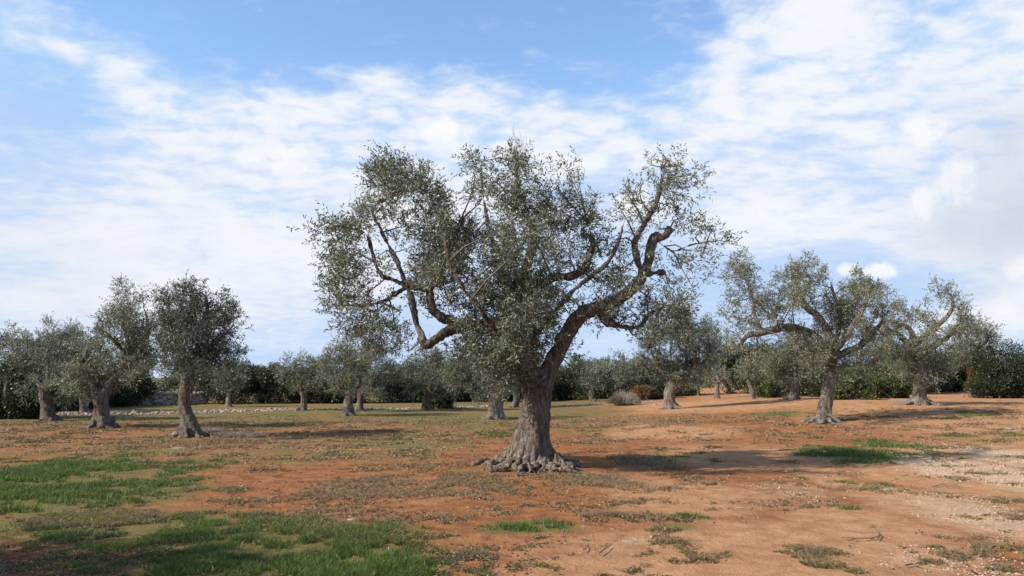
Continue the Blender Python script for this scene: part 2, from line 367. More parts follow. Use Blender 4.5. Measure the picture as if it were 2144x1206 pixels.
# ------------------------------------------------------------------ leaves, tubes, trees
def unit(v): return v/np.maximum(np.linalg.norm(v, axis=-1, keepdims=True), 1e-9)
def leaf_quads(C, D, L, Wd, rng, curl=.12):
    n = len(C); r = unit(rng.normal(size=(n, 3))); s = unit(np.cross(D, r)); nrm = np.cross(s, D)
    L = np.broadcast_to(np.asarray(L, float), (n,))[:, None]; Wd = np.broadcast_to(np.asarray(Wd, float), (n,))[:, None]
    b = C; tip = C+D*L; m = C+D*L*.5+nrm*L*curl
    V = np.stack([b, m+s*Wd*.5, tip, m-s*Wd*.5], 1).reshape(-1, 3)
    F = np.arange(n*4).reshape(n, 4); return V, F
def batch_tubes(P, R, sides=3):
    """P (n,k,3) paths, R (n,k) radii"""
    n, k, _ = P.shape; T = unit(np.gradient(P, axis=1)); ref = np.zeros_like(T); ref[..., 0] = .31; ref[..., 1] = .95; ref[..., 2] = .05
    U = unit(np.cross(T, ref)); Vv = np.cross(T, U); ang = np.arange(sides)*2*math.pi/sides
    ring = P[:, :, None]+R[:, :, None, None]*(U[:, :, None]*np.cos(ang)[None, None, :, None]+Vv[:, :, None]*np.sin(ang)[None, None, :, None])
    idx = np.arange(n*k*sides).reshape(n, k, sides); a = idx[:, :-1]; b = idx[:, 1:]
    F = np.stack([a, np.roll(a, -1, 2), np.roll(b, -1, 2), b], -1).reshape(-1, 4)
    return ring.reshape(-1, 3), F
def spline(P, n):
    P = np.asarray(P, float); k = len(P); t = np.linspace(0, k-1, n); i = np.minimum(t.astype(int), k-2); f = (t-i)[:, None]
    g = lambda j: P[np.clip(j, 0, k-1)]
    p0, p1, p2, p3 = g(i-1), g(i), g(i+1), g(i+2)
    return .5*((2*p1)+(-p0+p2)*f+(2*p0-5*p1+4*p2-p3)*f*f+(-p0+3*p1-3*p2+p3)*f**3)
def limb_tube(P, R, sides=16, rough=.12, seed=0., step=.06, cap=True):
    P = np.asarray(P, float); ln = np.linalg.norm(np.diff(P, axis=0), axis=1).sum(); n = max(6, int(ln/step))
    Q = spline(np.column_stack([P, R]), n); C = Q[:, :3]; r = np.maximum(Q[:, 3], .004)
    C = C+.22*r[:, None]*np.stack([fbm2(np.arange(n), np.zeros(n), .21, 2, seed+k*3.3) for k in range(3)], 1)
    T = unit(np.gradient(C, axis=0)); u = unit(np.cross(T[0], [.3, .9, .1])); U = []
    for tt in T:
        u = u-tt*np.dot(u, tt); u = u/np.linalg.norm(u); U.append(u)
    U = np.array(U); Vv = np.cross(T, U); a = np.arange(sides)*2*math.pi/sides
    tt = np.linspace(0, ln, n)
    nn = fbm(np.stack([np.cos(a)[None]*1.2+tt[:, None]*0, np.sin(a)[None]*1.2+tt[:, None]*0, tt[:, None]*1.6+a[None]*0+seed], -1).reshape(-1, 3), 3).reshape(n, sides)
    rr = r[:, None]*(1+rough*2*nn)
    ring = C[:, None]+rr[..., None]*(U[:, None]*np.cos(a)[None, :, None]+Vv[:, None]*np.sin(a)[None, :, None])
    V = ring.reshape(-1, 3); idx = np.arange(n*sides).reshape(n, sides); A, B = idx[:-1], idx[1:]
    F = np.stack([A, np.roll(A, -1, 1), np.roll(B, -1, 1), B], -1).reshape(-1, 4)
    V = np.vstack([V, C[0], C[-1]]); e0, e1 = len(V)-2, len(V)-1
    tri = np.vstack([np.stack([np.roll(idx[0], -1), idx[0], np.full(sides, e0)], 1), np.stack([idx[-1], np.roll(idx[-1], -1), np.full(sides, e1)], 1)])
    return V, F, tri, Q
def trunk_tube(P, R, flare, seed, twist=2.2, flutes=5, amp=.16, sides=72):
    """fluted, twisted olive bole that spreads into buttresses at the ground"""
    P = np.asarray(P, float); ln = np.linalg.norm(np.diff(P, axis=0), axis=1).sum(); n = max(26, int(ln/.03))
    Q = spline(np.column_stack([P, R]), n); C = Q[:, :3]; r = Q[:, 3]; t = np.linspace(0, 1, n); z = t*ln
    a = np.arange(sides)*2*math.pi/sides; rng = np.random.RandomState(int(seed*100) % 9999); ph = rng.rand(6)*6.28
    A, Tt = np.meshgrid(a, t); Zz = Tt*ln
    tw = A+twist*Tt
    fl = (np.abs(np.sin(tw*flutes/2+ph[0]+.5*np.sin(2*Tt*3+ph[1])))-.6)*amp + .6*amp*np.sin(tw*2+ph[2])+.35*amp*np.sin(tw*3+ph[3]+Zz*2)
    nb = 7; base = np.exp(-Zz/(.55*r[0])); but = np.maximum(0, np.cos(A*nb/2+ph[4]+.6*np.sin(A*2+ph[5])))**1.0
    rr = r[:, None]*(1+fl*(1+.5*base)+flare*base*(.35+.9*but))
    U = np.array([1., 0, 0]); Vv = np.array([0, 1., 0])
    ring = C[:, None]+rr[..., None]*(U*np.cos(A)[..., None]+Vv*np.sin(A)[..., None])
    V = ring.reshape(-1, 3); idx = np.arange(n*sides).reshape(n, sides); a0, b0 = idx[:-1], idx[1:]
    F = np.stack([a0, np.roll(a0, -1, 1), np.roll(b0, -1, 1), b0], -1).reshape(-1, 4)
    V = np.vstack([V, C[0], C[-1]]); e0, e1 = len(V)-2, len(V)-1
    tri = np.vstack([np.stack([np.roll(idx[0], -1), idx[0], np.full(sides, e0)], 1), np.stack([idx[-1], np.roll(idx[-1], -1), np.full(sides, e1)], 1)])
    return V, F, tri
class Acc:
    def __init__(s): s.V = []; s.F = {}; s.n = 0
    def add(s, V, *Fs):
        s.V.append(V)
        for f in Fs:
            if len(f): s.F.setdefault(f.shape[1], []).append(f+s.n)
        s.n += len(V)
    def get(s): return np.vstack(s.V), [np.vstack(v) for v in s.F.values()]
def fuse(o, voxel, amp, freq=5., seed=0.):
    """weld the limbs and bole of one tree into a single skin and roughen it"""
    md = o.modifiers.new('r', 'REMESH'); md.mode = 'VOXEL'; md.voxel_size = voxel; md.use_smooth_shade = True
    dg = bpy.context.evaluated_depsgraph_get(); me = bpy.data.meshes.new_from_object(o.evaluated_get(dg)); o.modifiers.clear()
    old = o.data; o.data = me; bpy.data.meshes.remove(old)
    n = len(me.vertices); V = np.empty(n*3, np.float32); me.vertices.foreach_get('co', V); V = V.reshape(-1, 3).astype(float)
    N = np.empty(n*3, np.float32); me.vertices.foreach_get('normal', N); N = N.reshape(-1, 3)
    p = V*np.array([freq, freq, freq*.33])+seed
    p = p+.5*np.stack([vnoise(V*2.3+seed+k*5) for k in range(3)], 1)
    r = 1-2*np.abs(fbm(p, 4, .55)); d = amp*(r-.55)+amp*.8*fbm(V*3+seed, 3)
    V = V+N*d[:, None]; me.vertices.foreach_set('co', V.astype(np.float32).ravel())
    me.polygons.foreach_set('use_smooth', np.ones(len(me.polygons), bool)); me.update()

def crown(clumps, skel, rng, L, Wd, lai, sprig=11, sub_r=.2, droop=0., depth=1.25, gap=.0):
    """clumps (m,5): x,y,z,R,dens -> leaf mesh and twig mesh. Twigs leave the nearest limb."""
    Cs, Ds, Ls, tw, tr = [], [], [], [], []
    la = .58*L*Wd
    for (x, y, z, R, dens) in clumps:
        c = np.array([x, y, z]); n = int(dens*lai*math.pi*R*R/la)
        nsub = max(3, int(R*R/(sub_r*sub_r)*2.6*math.sqrt(dens))); nsp = max(1, n//(nsub*sprig)+1)
        w = skel-c; w[:, 2] *= .8; j = np.argsort((w**2).sum(1))[rng.randint(0, 3)]; s = skel[j]
        bend = .25*R*rng.normal(size=3)
        pts = np.stack([s, s*.6+c*.4+bend+[0, 0, .1*R], s*.25+c*.75+bend*.6, c]); tw.append(pts); r0 = min(.03, .012+.02*R); tr.append(np.linspace(r0, r0*.4, 4))
        u = unit(rng.normal(size=(nsub, 3))); rad = R*rng.rand(nsub)**.42*1.02
        sc = c+u*rad[:, None]*np.array([1, depth, .9])
        for q_ in sc:
            sv_ = c+(s-c)*rng.rand()*.35; md_ = (sv_+q_)/2+.12*R*rng.normal(size=3); tw.append(np.stack([sv_, sv_*.5+md_*.5, md_*.5+q_*.5, q_])); tr.append(np.linspace(r0*.35, .003, 4))
        m = nsub*nsp; b = np.repeat(sc, nsp, 0)+rng.normal(size=(m, 3))*sub_r*.42
        o = unit((b-c)*.9/max(R, .1)+rng.normal(size=(m, 3))*.55+np.array([0, 0, .45-droop]))
        ln = L*rng.uniform(2.0, 3.6, m)
        k = np.linspace(0, 1, sprig)
        bend2 = rng.normal(size=(m, 3))*.25+np.array([0, 0, -.25-droop])
        P = b[:, None]+o[:, None]*(ln[:, None]*k[None])[..., None]+bend2[:, None]*(ln[:, None]*k[None]**2)[..., None]*.5
        side = unit(rng.normal(size=(m, sprig, 3))); dl = unit(o[:, None]*.75+side*.85)
        Cs.append(P.reshape(-1, 3)); Ds.append(dl.reshape(-1, 3))
    C = np.vstack(Cs); D = np.vstack(Ds)
    if gap > 0:
        keep = fbm(C*2.1+5, 2) > -gap-1+.72*1.0*1 if False else (fbm(C*2.2+5, 2)+rng.rand(len(C))*.35 > gap-.35); C, D = C[keep], D[keep]
    n = len(C); LV, LF = leaf_quads(C, D, L*rng.uniform(.65, 1.2, n), Wd*rng.uniform(.7, 1.2, n), rng)
    TV, TF = batch_tubes(np.array(tw), np.array(tr), 4)
    return LV, LF, TV, TF

NTREE = [0]
def olive(label, base, trunk, limbs, clumps, leaf=OLIVE, bark=BARK, L=.075, Wd=.018, lai=2.4, flare=.55, roots=8, rootlen=1., voxel=.03, seed=1, depthjit=.5, twist=2.2, droop=0., gap=.22, flutes=5, amp=.16, back=True, group='gnarled olive trees of the grove', sub_r=.2, spread=1., noise_amp=None, rootr=.24, rootpart=False):
    """base (px,py); trunk [(px,py,rpx)]; limbs [[(px,py,rpx,dy)...]]; clumps [(px,py,rpx[,dens[,dy]])] - seen from the camera, dy = metres behind the foot"""
    rng = np.random.RandomState(seed); g = G(*base); Y0 = g[1]; k = Y0/FOC
    root = empty('olive_tree', g); tag(root, label, 'olive tree', group)
    ac = Acc(); P = [at(p[0], p[1], Y0+(p[3] if len(p) > 3 else 0)) for p in trunk]; R = [p[2]*k for p in trunk]
    P[0] = P[0]-np.array([0, 0, .18])
    V, F, T = trunk_tube(P, R, flare, seed*1.37, twist, flutes, amp); ac.add(V, F, T)
    skel = [spline(np.array(P), 12)[4:]]
    for j, lb in enumerate(limbs):
        Q = [at(p[0], p[1], Y0+(p[3] if len(p) > 3 else 0)) for p in lb]; Rr = [p[2]*k*.80 for p in lb]
        V, F, T, QQ = limb_tube(Q, Rr, 14, .13, seed+j*2.7); ac.add(V, F, T); skel.append(QQ[:, :3])
    rb = R[0]
    ar = Acc() if rootpart else ac
    for j in range(roots):                     # surface roots snake out over the soil
        a = j*2*math.pi/roots+rng.uniform(-.3, .3); ln = rootlen*rb*rng.uniform(1.3, 2.5); pts = []; rr = []
        for q_ in np.linspace(0, 1, 7):
            d = rb*.55+ln*q_; aa = a+.5*q_*math.sin(j*2.1+q_*4)+rng.uniform(-.1, .1)
            xx, yy = g[0]+d*math.cos(aa), g[1]+d*math.sin(aa)
            r_ = rb*rootr*(1-q_)**1.1*rng.uniform(.6, 1.35)+.012; pts.append([xx, yy, H(xx, yy)+rb*.62*math.exp(-q_*5)*rng.uniform(.7, 1.15)+r_*.25-.05*q_+(.09*rng.rand() if rootpart and q_ < .8 else 0)]); rr.append(r_)
        V, F, T, QQ = limb_tube(pts, rr, 10, .32, seed+j*5.1, .03); ar.add(V, F, T)
    if rootpart:
        V, F = ar.get(); ro = mesh_np('roots', V, F, ROOTBARK, root, True); fuse(ro, .013, .036, 9., seed)
    V, F = ac.get(); to = mesh_np('trunk', V, F, bark, root, True)
    fuse(to, voxel, noise_amp if noise_amp is not None else min(.06, .13*R[len(R)//2]), 7. if Y0 < 28 else 5.5, seed)
    cl = []
    for c in clumps:
        px, py, rp = c[:3]; dens = c[3] if len(c) > 3 else 1.; dd = c[4] if len(c) > 4 else rng.uniform(-1, 1)*depthjit
        p = at(px, py, Y0+dd); cl.append((*p, rp*k, dens))
        if back and rp*k > .25 and py > 430 and rng.rand() < .42:
            s_ = rng.choice([-1, 1]); p = at(px+rng.uniform(-.4, .4)*rp, py+rng.uniform(-.2, .5)*rp, Y0+dd+s_*(.5+depthjit*.9)); cl.append((*p, rp*k*.8, dens*.7))
    LV, LF, TV, TF = crown(np.array(cl), np.vstack(skel), rng, L, Wd, lai, sub_r=sub_r, droop=droop, gap=gap)
    mesh_np('crown', LV, LF, leaf, root); mesh_np('twigs', TV, TF, TWIG, root, True)
    NTREE[0] += len(LF)
    return root, g, k

def auto(label, base, x0, x1, yt, yb, tw, fork, seed, nl=4, leaf=OLIVE, bark=BARK, dens=1., lean=0, topbias=0, **kw):
    """a farther olive: limbs that kink out of the fork and clumps filling the crown outline x0..x1, yt..yb"""
    rng = random.Random(seed); bx, by = base; cx, cy = (x0+x1)/2, (yt+yb)/2; w, h = (x1-x0)/2, (yb-yt)/2
    g = G(bx, by); wm = w*g[1]/FOC
    fx, fy = fork
    tw *= .78; lean = lean+rng.uniform(-.35, .35)*tw; trunk = [(bx, by, tw*.62), (bx+(fx-bx)*.25+lean, by+(fy-by)*.3, tw*.5), (bx+(fx-bx)*.65+lean, by+(fy-by)*.65, tw*.46), (fx, fy, tw*.46)]
    limbs = []
    for i in range(nl):
        u = (i+.5)/nl*2-1+rng.uniform(-.15, .15); ex = cx+u*w*.72; ey = cy-h*(.15+.45*(1-u*u))*rng.uniform(.6, 1.2)
        dy = rng.uniform(-.5, .5)*wm
        mx, my = fx+(ex-fx)*.55+rng.uniform(-.1, .1)*w, fy+(ey-fy)*.30+rng.uniform(-.12, .08)*h
        nx_, ny_ = fx+(ex-fx)*.75+rng.uniform(-.12, .12)*w, fy+(ey-fy)*.62
        limbs.append([(fx, fy+tw*.6, tw*.30, 0), (mx, my, tw*.20, dy*.5), (nx_, ny_, tw*.12, dy*.8), (ex, ey, tw*.05, dy)])
    cl = []; r0 = .31*math.sqrt(w*h)
    tries = 0; want = int(20+.02*w*h/ max(1, r0*r0)*20)
    while len(cl) < 24 and tries < 500:
        tries += 1; a = rng.uniform(0, 6.283); rr = rng.random()**.5
        px, py = cx+math.cos(a)*rr*w*.84, cy+math.sin(a)*rr*h*.84
        if py > cy and abs(px-fx) > w*.2 and rng.random() < .25: continue
        r = r0*rng.uniform(.65, 1.15)
        if any((px-c[0])**2+(py-c[1])**2 < (.5*(r+c[2]))**2*.5 for c in cl): continue
        cl.append((px, py, r, dens*rng.uniform(.6, 1.15), rng.uniform(-.6, .6)*wm))
    for i in range(5):                         # shoots that break the outline
        u = rng.uniform(-.8, .8); cl.append((cx+u*w, cy-h*math.sqrt(1-u*u)*rng.uniform(.9, 1.05), r0*.42, dens*.6, rng.uniform(-.3, .3)*wm))
    D = g[1]; L = max(.075, .0026*D); kw.setdefault('L', L); kw.setdefault('Wd', L*.27); kw.setdefault('lai', 3.0); kw.setdefault('voxel', .045 if D < 45 else .06); kw.setdefault('roots', 7)
    kw.setdefault('sub_r', max(.2, .0055*D))
    return olive(label, base, trunk, limbs, cl, leaf=leaf, bark=bark, seed=seed, back=False, **kw)

# ------------------------------------------------------------------ the big olive in the middle
MG = G(1112, 972); TX, TY = float(MG[0]), float(MG[1])
big_limbs = [
 [(1130,815,27,0),(1152,768,22,0),(1178,716,18.5,-.1),(1213,664,17,-.2),(1249,646,16,-.25),(1287,630,15,-.2),(1325,604,14,-.1),(1346,579,13.5,0),(1354,555,12.5,0),(1363,524,12.5,0),(1371,497,12,0),(1388,497,9,0),(1404,478,8,.05)],
 [(1340,585,10,-.05),(1341,562,7.5,-.1),(1333,536,7.5,-.15),(1328,508,7.5,-.15),(1346,473,7,-.1),(1366,440,6.5,-.05),(1379,409,5,0),(1384,378,3,0),(1386,345,1.5,0)],
 [(1346,578,9,0),(1363,572,7,.1),(1386,570,6.5,.2),(1392,572,4,.2)],
 [(1260,650,12,-.2),(1270,672,11,-.25),(1274,684,7,-.25)],
 [(1268,665,6,-.2),(1290,682,6.5,-.1),(1337,684,5.5,.1),(1363,655,4,.2),(1400,640,2,.3)],
 [(1120,815,30,0),(1098,765,29,.1),(1070,715,25,.1),(1030,690,20,0),(980,680,18,-.15),(945,672,14,-.2),(912,655,12.5,-.25),(903,628,12,-.25),(897,606,12,-.2),(868,600,11,-.15),(848,588,9,-.1),(835,555,8,-.05),(812,512,7,0),(793,473,6.5,.05),(781,448,5.5,.05),(779,432,3,.1)],
 [(985,682,13,-.15),(945,690,12,-.25),(915,708,12,-.35),(893,722,13,-.4),(881,704,11,-.38),(873,675,10,-.3),(864,635,9,-.2),(852,603,7,-.1),(822,585,6,0),(796,575,5,.1),(780,530,5,.2),(766,490,4,.3),(735,478,3,.4),(700,472,2,.4)],
 [(850,600,6,-.1),(800,632,4.5,.3),(740,640,3,.6),(700,620,2,.7)],
 [(1110,800,26,.1),(1098,720,22,.5),(1088,650,18,.5),(1082,612,15,.4),(1097,570,13,.3),(1110,540,12,.3),(1118,505,9,.3),(1105,450,6,.3),(1085,390,3.5,.2),(1078,330,1.5,.2)],
 [(1098,660,13,.4),(1120,615,10,.2),(1150,585,10,.0),(1190,578,10,-.1),(1219,568,9,-.1),(1236,536,7.5,-.1),(1240,500,4,0),(1225,450,2.5,0)],
 [(1095,640,10,.6),(1050,560,7,1.0),(1025,480,5,1.1),(1010,400,3,1.2),(1008,350,1.5,1.2)],
 [(1105,720,12,.3),(1150,660,9,1.3),(1210,600,7,1.8),(1280,540,5,2.0),(1310,450,3,2.0)],
 [(1095,740,12,.1),(1040,690,9,-1.0),(1000,640,6,-1.5),(950,570,4,-1.6),(930,500,3,-1.5)],
 [(900,610,7,-.2),(930,560,6,.3),(950,510,5,.5),(965,460,3,.6)],
 [(1375,505,3,0),(1410,525,2.5,.1),(1450,512,2,.2),(1490,505,1.2,.2)],
 [(779,440,3,.1),(800,420,3,.2),(850,400,2.5,.3),(890,385,1.5,.3)],
]
for i_ in (5, 6): big_limbs[i_] = [(p[0], p[1], p[2]*(.84 if j_ > 1 else 1), p[3]) for j_, p in enumerate(big_limbs[i_])]
C_ = [
 (818,338,26,.9),(845,362,42,1),(800,376,44,1),(868,395,42,1),(795,415,40,.9),(885,410,18,.7),(745,448,30,.7),(700,462,28,.7),(665,478,22,.6),(718,488,32,.7),(765,462,30,.5),(700,530,36,.6),(712,575,36,.7),(740,618,44,.8),
 (718,660,34,.8),(695,640,26,.6),(775,550,34,.5),(800,640,36,.6),(772,688,36,.8),(828,690,30,.7),(735,540,34,.7),(845,470,30,.5),(850,520,30,.55),(900,470,42,1.1),(935,455,38,1.2),(958,490,46,1.3),(915,520,46,1.2),(900,570,44,1.1),(955,585,46,1.1),(990,545,40,1),
 (870,645,26,.6),(940,630,30,.8),(840,655,24,.5),(850,735,26,.7),(800,725,28,.7),(750,705,26,.6),
 (1012,338,28,.8),(995,372,30,.9),(1030,365,26,.8),(1010,415,32,.7),(1060,400,34,.8),(1080,365,32,.8),(1072,335,16,.5),(1095,325,14,.5),(1130,400,36,.7),(1165,385,26,.6),(1190,362,14,.5),(1208,348,8,.6),(1090,440,46,1),(1150,440,44,.9),(1200,420,32,.7),(1235,440,26,.6),
 (1045,470,36,.8),(1100,495,52,1),(1160,500,48,.9),(1215,485,34,.7),(1055,545,50,1),(1130,560,50,.9),(1190,530,38,.7),(1060,610,54,1.2),(1125,625,52,1.1),(1010,640,42,1.1),(1040,680,54,1.4),(1100,690,52,1.3),(1020,730,50,1.4),(1075,745,50,1.4),(985,715,34,1),(1150,650,38,.8),(1185,625,30,.6),
 (1060,785,34,1.1),(1095,775,26,1),(965,740,26,.8),(1205,775,14,.7),(1190,745,16,.6),(1020,590,36,.9),(1130,720,30,1),
 (1388,340,24,.7),(1425,345,26,.8),(1448,362,20,.7),(1360,345,14,.5),(1398,385,32,.8),(1435,395,22,.6),(1310,400,24,.6),(1340,395,22,.5),(1295,430,22,.6),(1330,440,24,.5),(1400,430,30,.7),(1430,455,24,.6),(1375,470,26,.5),(1468,485,24,.8),(1495,505,20,.8),(1500,480,14,.6),
 (1440,525,22,.6),(1420,565,24,.7),(1445,590,20,.7),(1400,600,22,.6),(1290,500,30,.6),(1260,540,32,.7),(1300,560,32,.7),(1245,585,32,.8),(1290,600,24,.6),(1320,650,28,.8),(1355,655,28,.8),(1395,645,24,.7),(1430,680,22,.7),(1385,690,26,.8),(1290,685,20,.8),
 (1350,715,16,.5),(1230,660,16,.4),(1270,655,22,.9),(1330,520,20,.4),(1300,618,20,.6,-.7),(1240,650,15,.6,-.6),(1340,600,18,.6,-.6),(1272,668,20,1,-.3),(1380,560,16,.5,-.5),(1350,690,22,.7),(1410,665,22,.7),(1440,650,18,.6),(1470,540,20,.5),(1425,625,20,.7),
]
big, bg_, bk = olive('largest olive in the middle foreground with fluted grey bole and wide three-part crown', (1112,972),
  [(1114,972,53),(1114,945,44),(1113,915,38),(1117,886,34.5),(1122,850,31),(1128,820,29),(1132,795,28)], big_limbs, C_, L=.086, Wd=.021, lai=4.4, gap=.29, flare=.22, roots=26, rootlen=1.02, rootr=.135, rootpart=True, voxel=.016, noise_amp=.036, seed=4, depthjit=.9, twist=1.1, flutes=7, amp=.11, sub_r=.17)
# bare wispy shoots above the crown and suckers hanging in it
rng = np.random.RandomState(5)
for (px, py, n, hgt_, spread) in [(1080,345,16,.55,.16),(1085,410,10,.7,.3),(1390,350,6,.3,.15),(745,440,7,.4,.3),(1205,370,4,.2,.1),(1118,580,26,-.9,.6),(1050,680,16,-.7,.6),(1380,480,6,.2,.2)]:
    TP, TR = [], []; a0 = at(px, py, TY+(.3 if hgt_ > 0 else -.5))
    for i in range(n):
        b = a0+np.array([rng.normal()*.10, rng.normal()*.12, rng.normal()*.05]); d = np.array([rng.normal()*spread, rng.normal()*spread, 1.0 if hgt_ > 0 else -1])*abs(hgt_)*rng.uniform(.5, 1.2)
        TP.append(np.stack([a0, b*.9+a0*.1, b+d*.35+rng.normal(size=3)*.02, b+d*.7+rng.normal(size=3)*.03, b+d])); TR.append(np.linspace(.0055, .0016, 5))
    V, F = batch_tubes(np.array(TP), np.array(TR), 4); mesh_np('bare_shoots', V, F, BARK_PALE, big, True)

# ------------------------------------------------------------------ trees to the right
olive('wide-crowned olive right of the big tree with arching left limb over sunlit pale bole', (1725,884),
  [(1726,884,22),(1727,862,15),(1732,820,12),(1738,780,9.5),(1743,745,10)],
  [[(1742,760,13,0),(1725,720,11,0),(1690,695,10,-.1),(1650,686,11,-.2),(1615,690,10,-.2),(1585,698,9,-.2),(1562,705,6,-.2),(1550,725,5,-.2)],
   [(1595,698,6,-.2),(1580,660,5,-.1),(1575,620,4,0),(1560,580,3,0)],
   [(1742,735,11,0),(1735,700,10,.2),(1710,660,9,.3),(1690,645,9,.3),(1675,620,8,.3),(1668,590,4,.3),(1670,560,2,.3)],
   [(1745,750,11,0),(1775,735,8,0),(1800,725,8,.1),(1825,700,7,.2),(1850,670,4,.2)],
   [(1745,740,9,0),(1780,690,7,-.4),(1810,640,5,-.5),(1820,600,3,-.5)],
   [(1740,740,7,.2),(1760,670,6,1.),(1740,600,4,1.2)]],
  [(1548,545,24,.8),(1565,570,28,.9),(1530,580,22,.7),(1575,605,26,.8),(1545,625,28,.8),(1590,640,26,.9),(1540,665,26,.7),(1575,680,22,.8),(1610,665,22,.8),(1625,640,24,.6),(1520,690,20,.6),(1555,710,20,.5),
   (1695,545,16,.9),(1690,570,26,.9),(1655,575,26,.8),(1710,590,26,.9),(1640,600,24,.7),(1670,620,28,.7),(1705,630,26,.8),(1645,650,24,.8),(1740,620,26,.8),(1750,660,28,.8),
   (1800,590,24,.8),(1780,610,26,.9),(1825,605,26,.8),(1845,625,20,.7),(1810,640,30,.9),(1770,650,28,.9),(1840,660,24,.8),(1855,640,14,.6),(1790,680,28,1),(1740,690,28,1.1),(1700,690,24,.9),(1720,720,28,1.2),(1690,720,24,1),(1760,720,22,.9),(1815,700,24,.7),(1850,700,18,.6),
   (1700,745,22,.8),(1665,710,18,.7),(1775,760,24,.9),(1810,750,24,.8),(1640,700,16,.5),(1690,765,22,.9),(1800,785,20,.7),(1760,790,18,.7),(1840,740,20,.7),(1680,790,16,.6),(1535,735,16,.5),(1580,740,18,.5)],
  leaf=OLIVE_PALE, bark=BARK_PALE, L=.085, Wd=.022, lai=3.6, roots=10, rootlen=1.4, flare=.45, voxel=.028, seed=8, depthjit=1., droop=.1)
olive('olive at the right with long pale crooked limb reaching up to a lone top tuft', (1925,847),
  [(1922,847,18),(1924,830,13),(1925,805,11),(1927,775,11),(1920,755,11)],
  [[(1922,765,9,0),(1900,720,8,-.2),(1880,700,6,-.2),(1855,690,6,-.2),(1848,660,5,-.1)],
   [(1925,760,10,0),(1918,725,9,.2),(1905,690,7,.3),(1885,680,5,.3),(1870,700,4,.3)],
   [(1918,720,7,0),(1940,700,7,0),(1965,680,6,0),(1985,660,5,0),(1996,635,3.5,0),(1990,615,2,0)],
   [(1928,745,9,0),(1960,720,7,.2),(1985,705,6,.3),(2005,680,4,.3),(2015,660,2,.3)],
   [(1955,700,6,0),(1956,680,5,0),(1953,668,5,0)]],
  [(1978,605,16,.7),(1990,620,16,.6),(1965,612,10,.5),(1895,650,22,.7),(1870,640,18,.6),(1860,670,20,.7),(1845,700,20,.7),(1885,680,22,.7),(1910,660,20,.6),(1930,680,20,.6),(1960,655,20,.5),(2000,655,20,.6),(2025,660,18,.6),(2010,690,20,.7),(1985,700,20,.7),
   (2035,685,14,.5),(1950,710,22,.8),(1920,720,22,.9),(1890,725,20,.8),(1860,735,20,.7),(1930,750,22,1),(1965,740,20,.9),(1995,730,18,.7),(1900,765,24,1),(1945,775,24,1),(1870,765,20,.8),(1985,765,22,.8),(1850,720,20,.7),(1915,795,16,.7),(1950,800,14,.6),(1935,635,10,.4)],
  leaf=OLIVE_PALE, bark=BARK_PALE, lai=3.8, L=.1, Wd=.026, roots=9, rootlen=1.7, flare=.4, voxel=.035, seed=12, depthjit=.8, sub_r=.24)
auto('olive with twisting pale bole before dark bushes near the right edge', (2028,822), 1975, 2095, 665, 790, 22, (2032,745), 21, leaf=OLIVE_PALE, bark=BARK_PALE, lean=8, rootlen=1.6)
auto('mid-sized olive with drooping crown behind the wide-crowned right tree', (1658,836), 1588, 1728, 698, 805, 24, (1655,775), 22, leaf=OLIVE_PALE, bark=BARK_PALE, rootlen=1.5, droop=.5)
auto('slender small olive left of the drooping one on the right slope', (1577,836), 1540, 1606, 752, 800, 12, (1567,795), 23, nl=3, leaf=OLIVE_PALE, bark=BARK_PALE, lean=-2, dens=.7)
auto('thin leaning sapling-like olive beside the slender small olive', (1593,828), 1588, 1622, 765, 795, 5, (1603,800), 24, nl=2, leaf=OLIVE_PALE, bark=BARK_PALE, dens=.4, roots=4)
auto('sparse olive with bare pale forked limbs in the gap by the track', (1502,834), 1470, 1536, 775, 800, 13, (1502,805), 25, nl=4, leaf=OLIVE_PALE, bark=BARK_PALE, dens=.4)
auto('tiny olive far off beside the sparse forked one', (1462,829), 1440, 1486, 775, 815, 8, (1461,808), 26, nl=3)
auto('farthest olive at the top of the red track', (1542,816), 1518, 1566, 768, 805, 7, (1540,800), 27, nl=3, leaf=OLIVE_PALE)
auto('dense dark-hearted olive with forked bole just right of the big tree', (1408,856), 1322, 1508, 655, 812, 29, (1416,790), 28, nl=5, leaf=OLIVE, bark=BARK_PALE, dens=1.3, rootlen=1.3, lean=-3, flutes=4)
auto('yellowish feathery olive behind the dense one and the wide-crowned one', (1530,824), 1452, 1548, 695, 765, 12, (1500,775), 29, nl=3, leaf=OLIVE_PALE, dens=.7)
auto('small olive before the thicket just right of the big bole', (1243,841), 1212, 1280, 770, 815, 15, (1243,808), 31, nl=3, rootlen=1.3)
auto('tall thin olive behind the grey dry bush', (1292,838), 1256, 1342, 743, 815, 12, (1288,800), 32, nl=4, leaf=OLIVE_PALE, dens=.75)
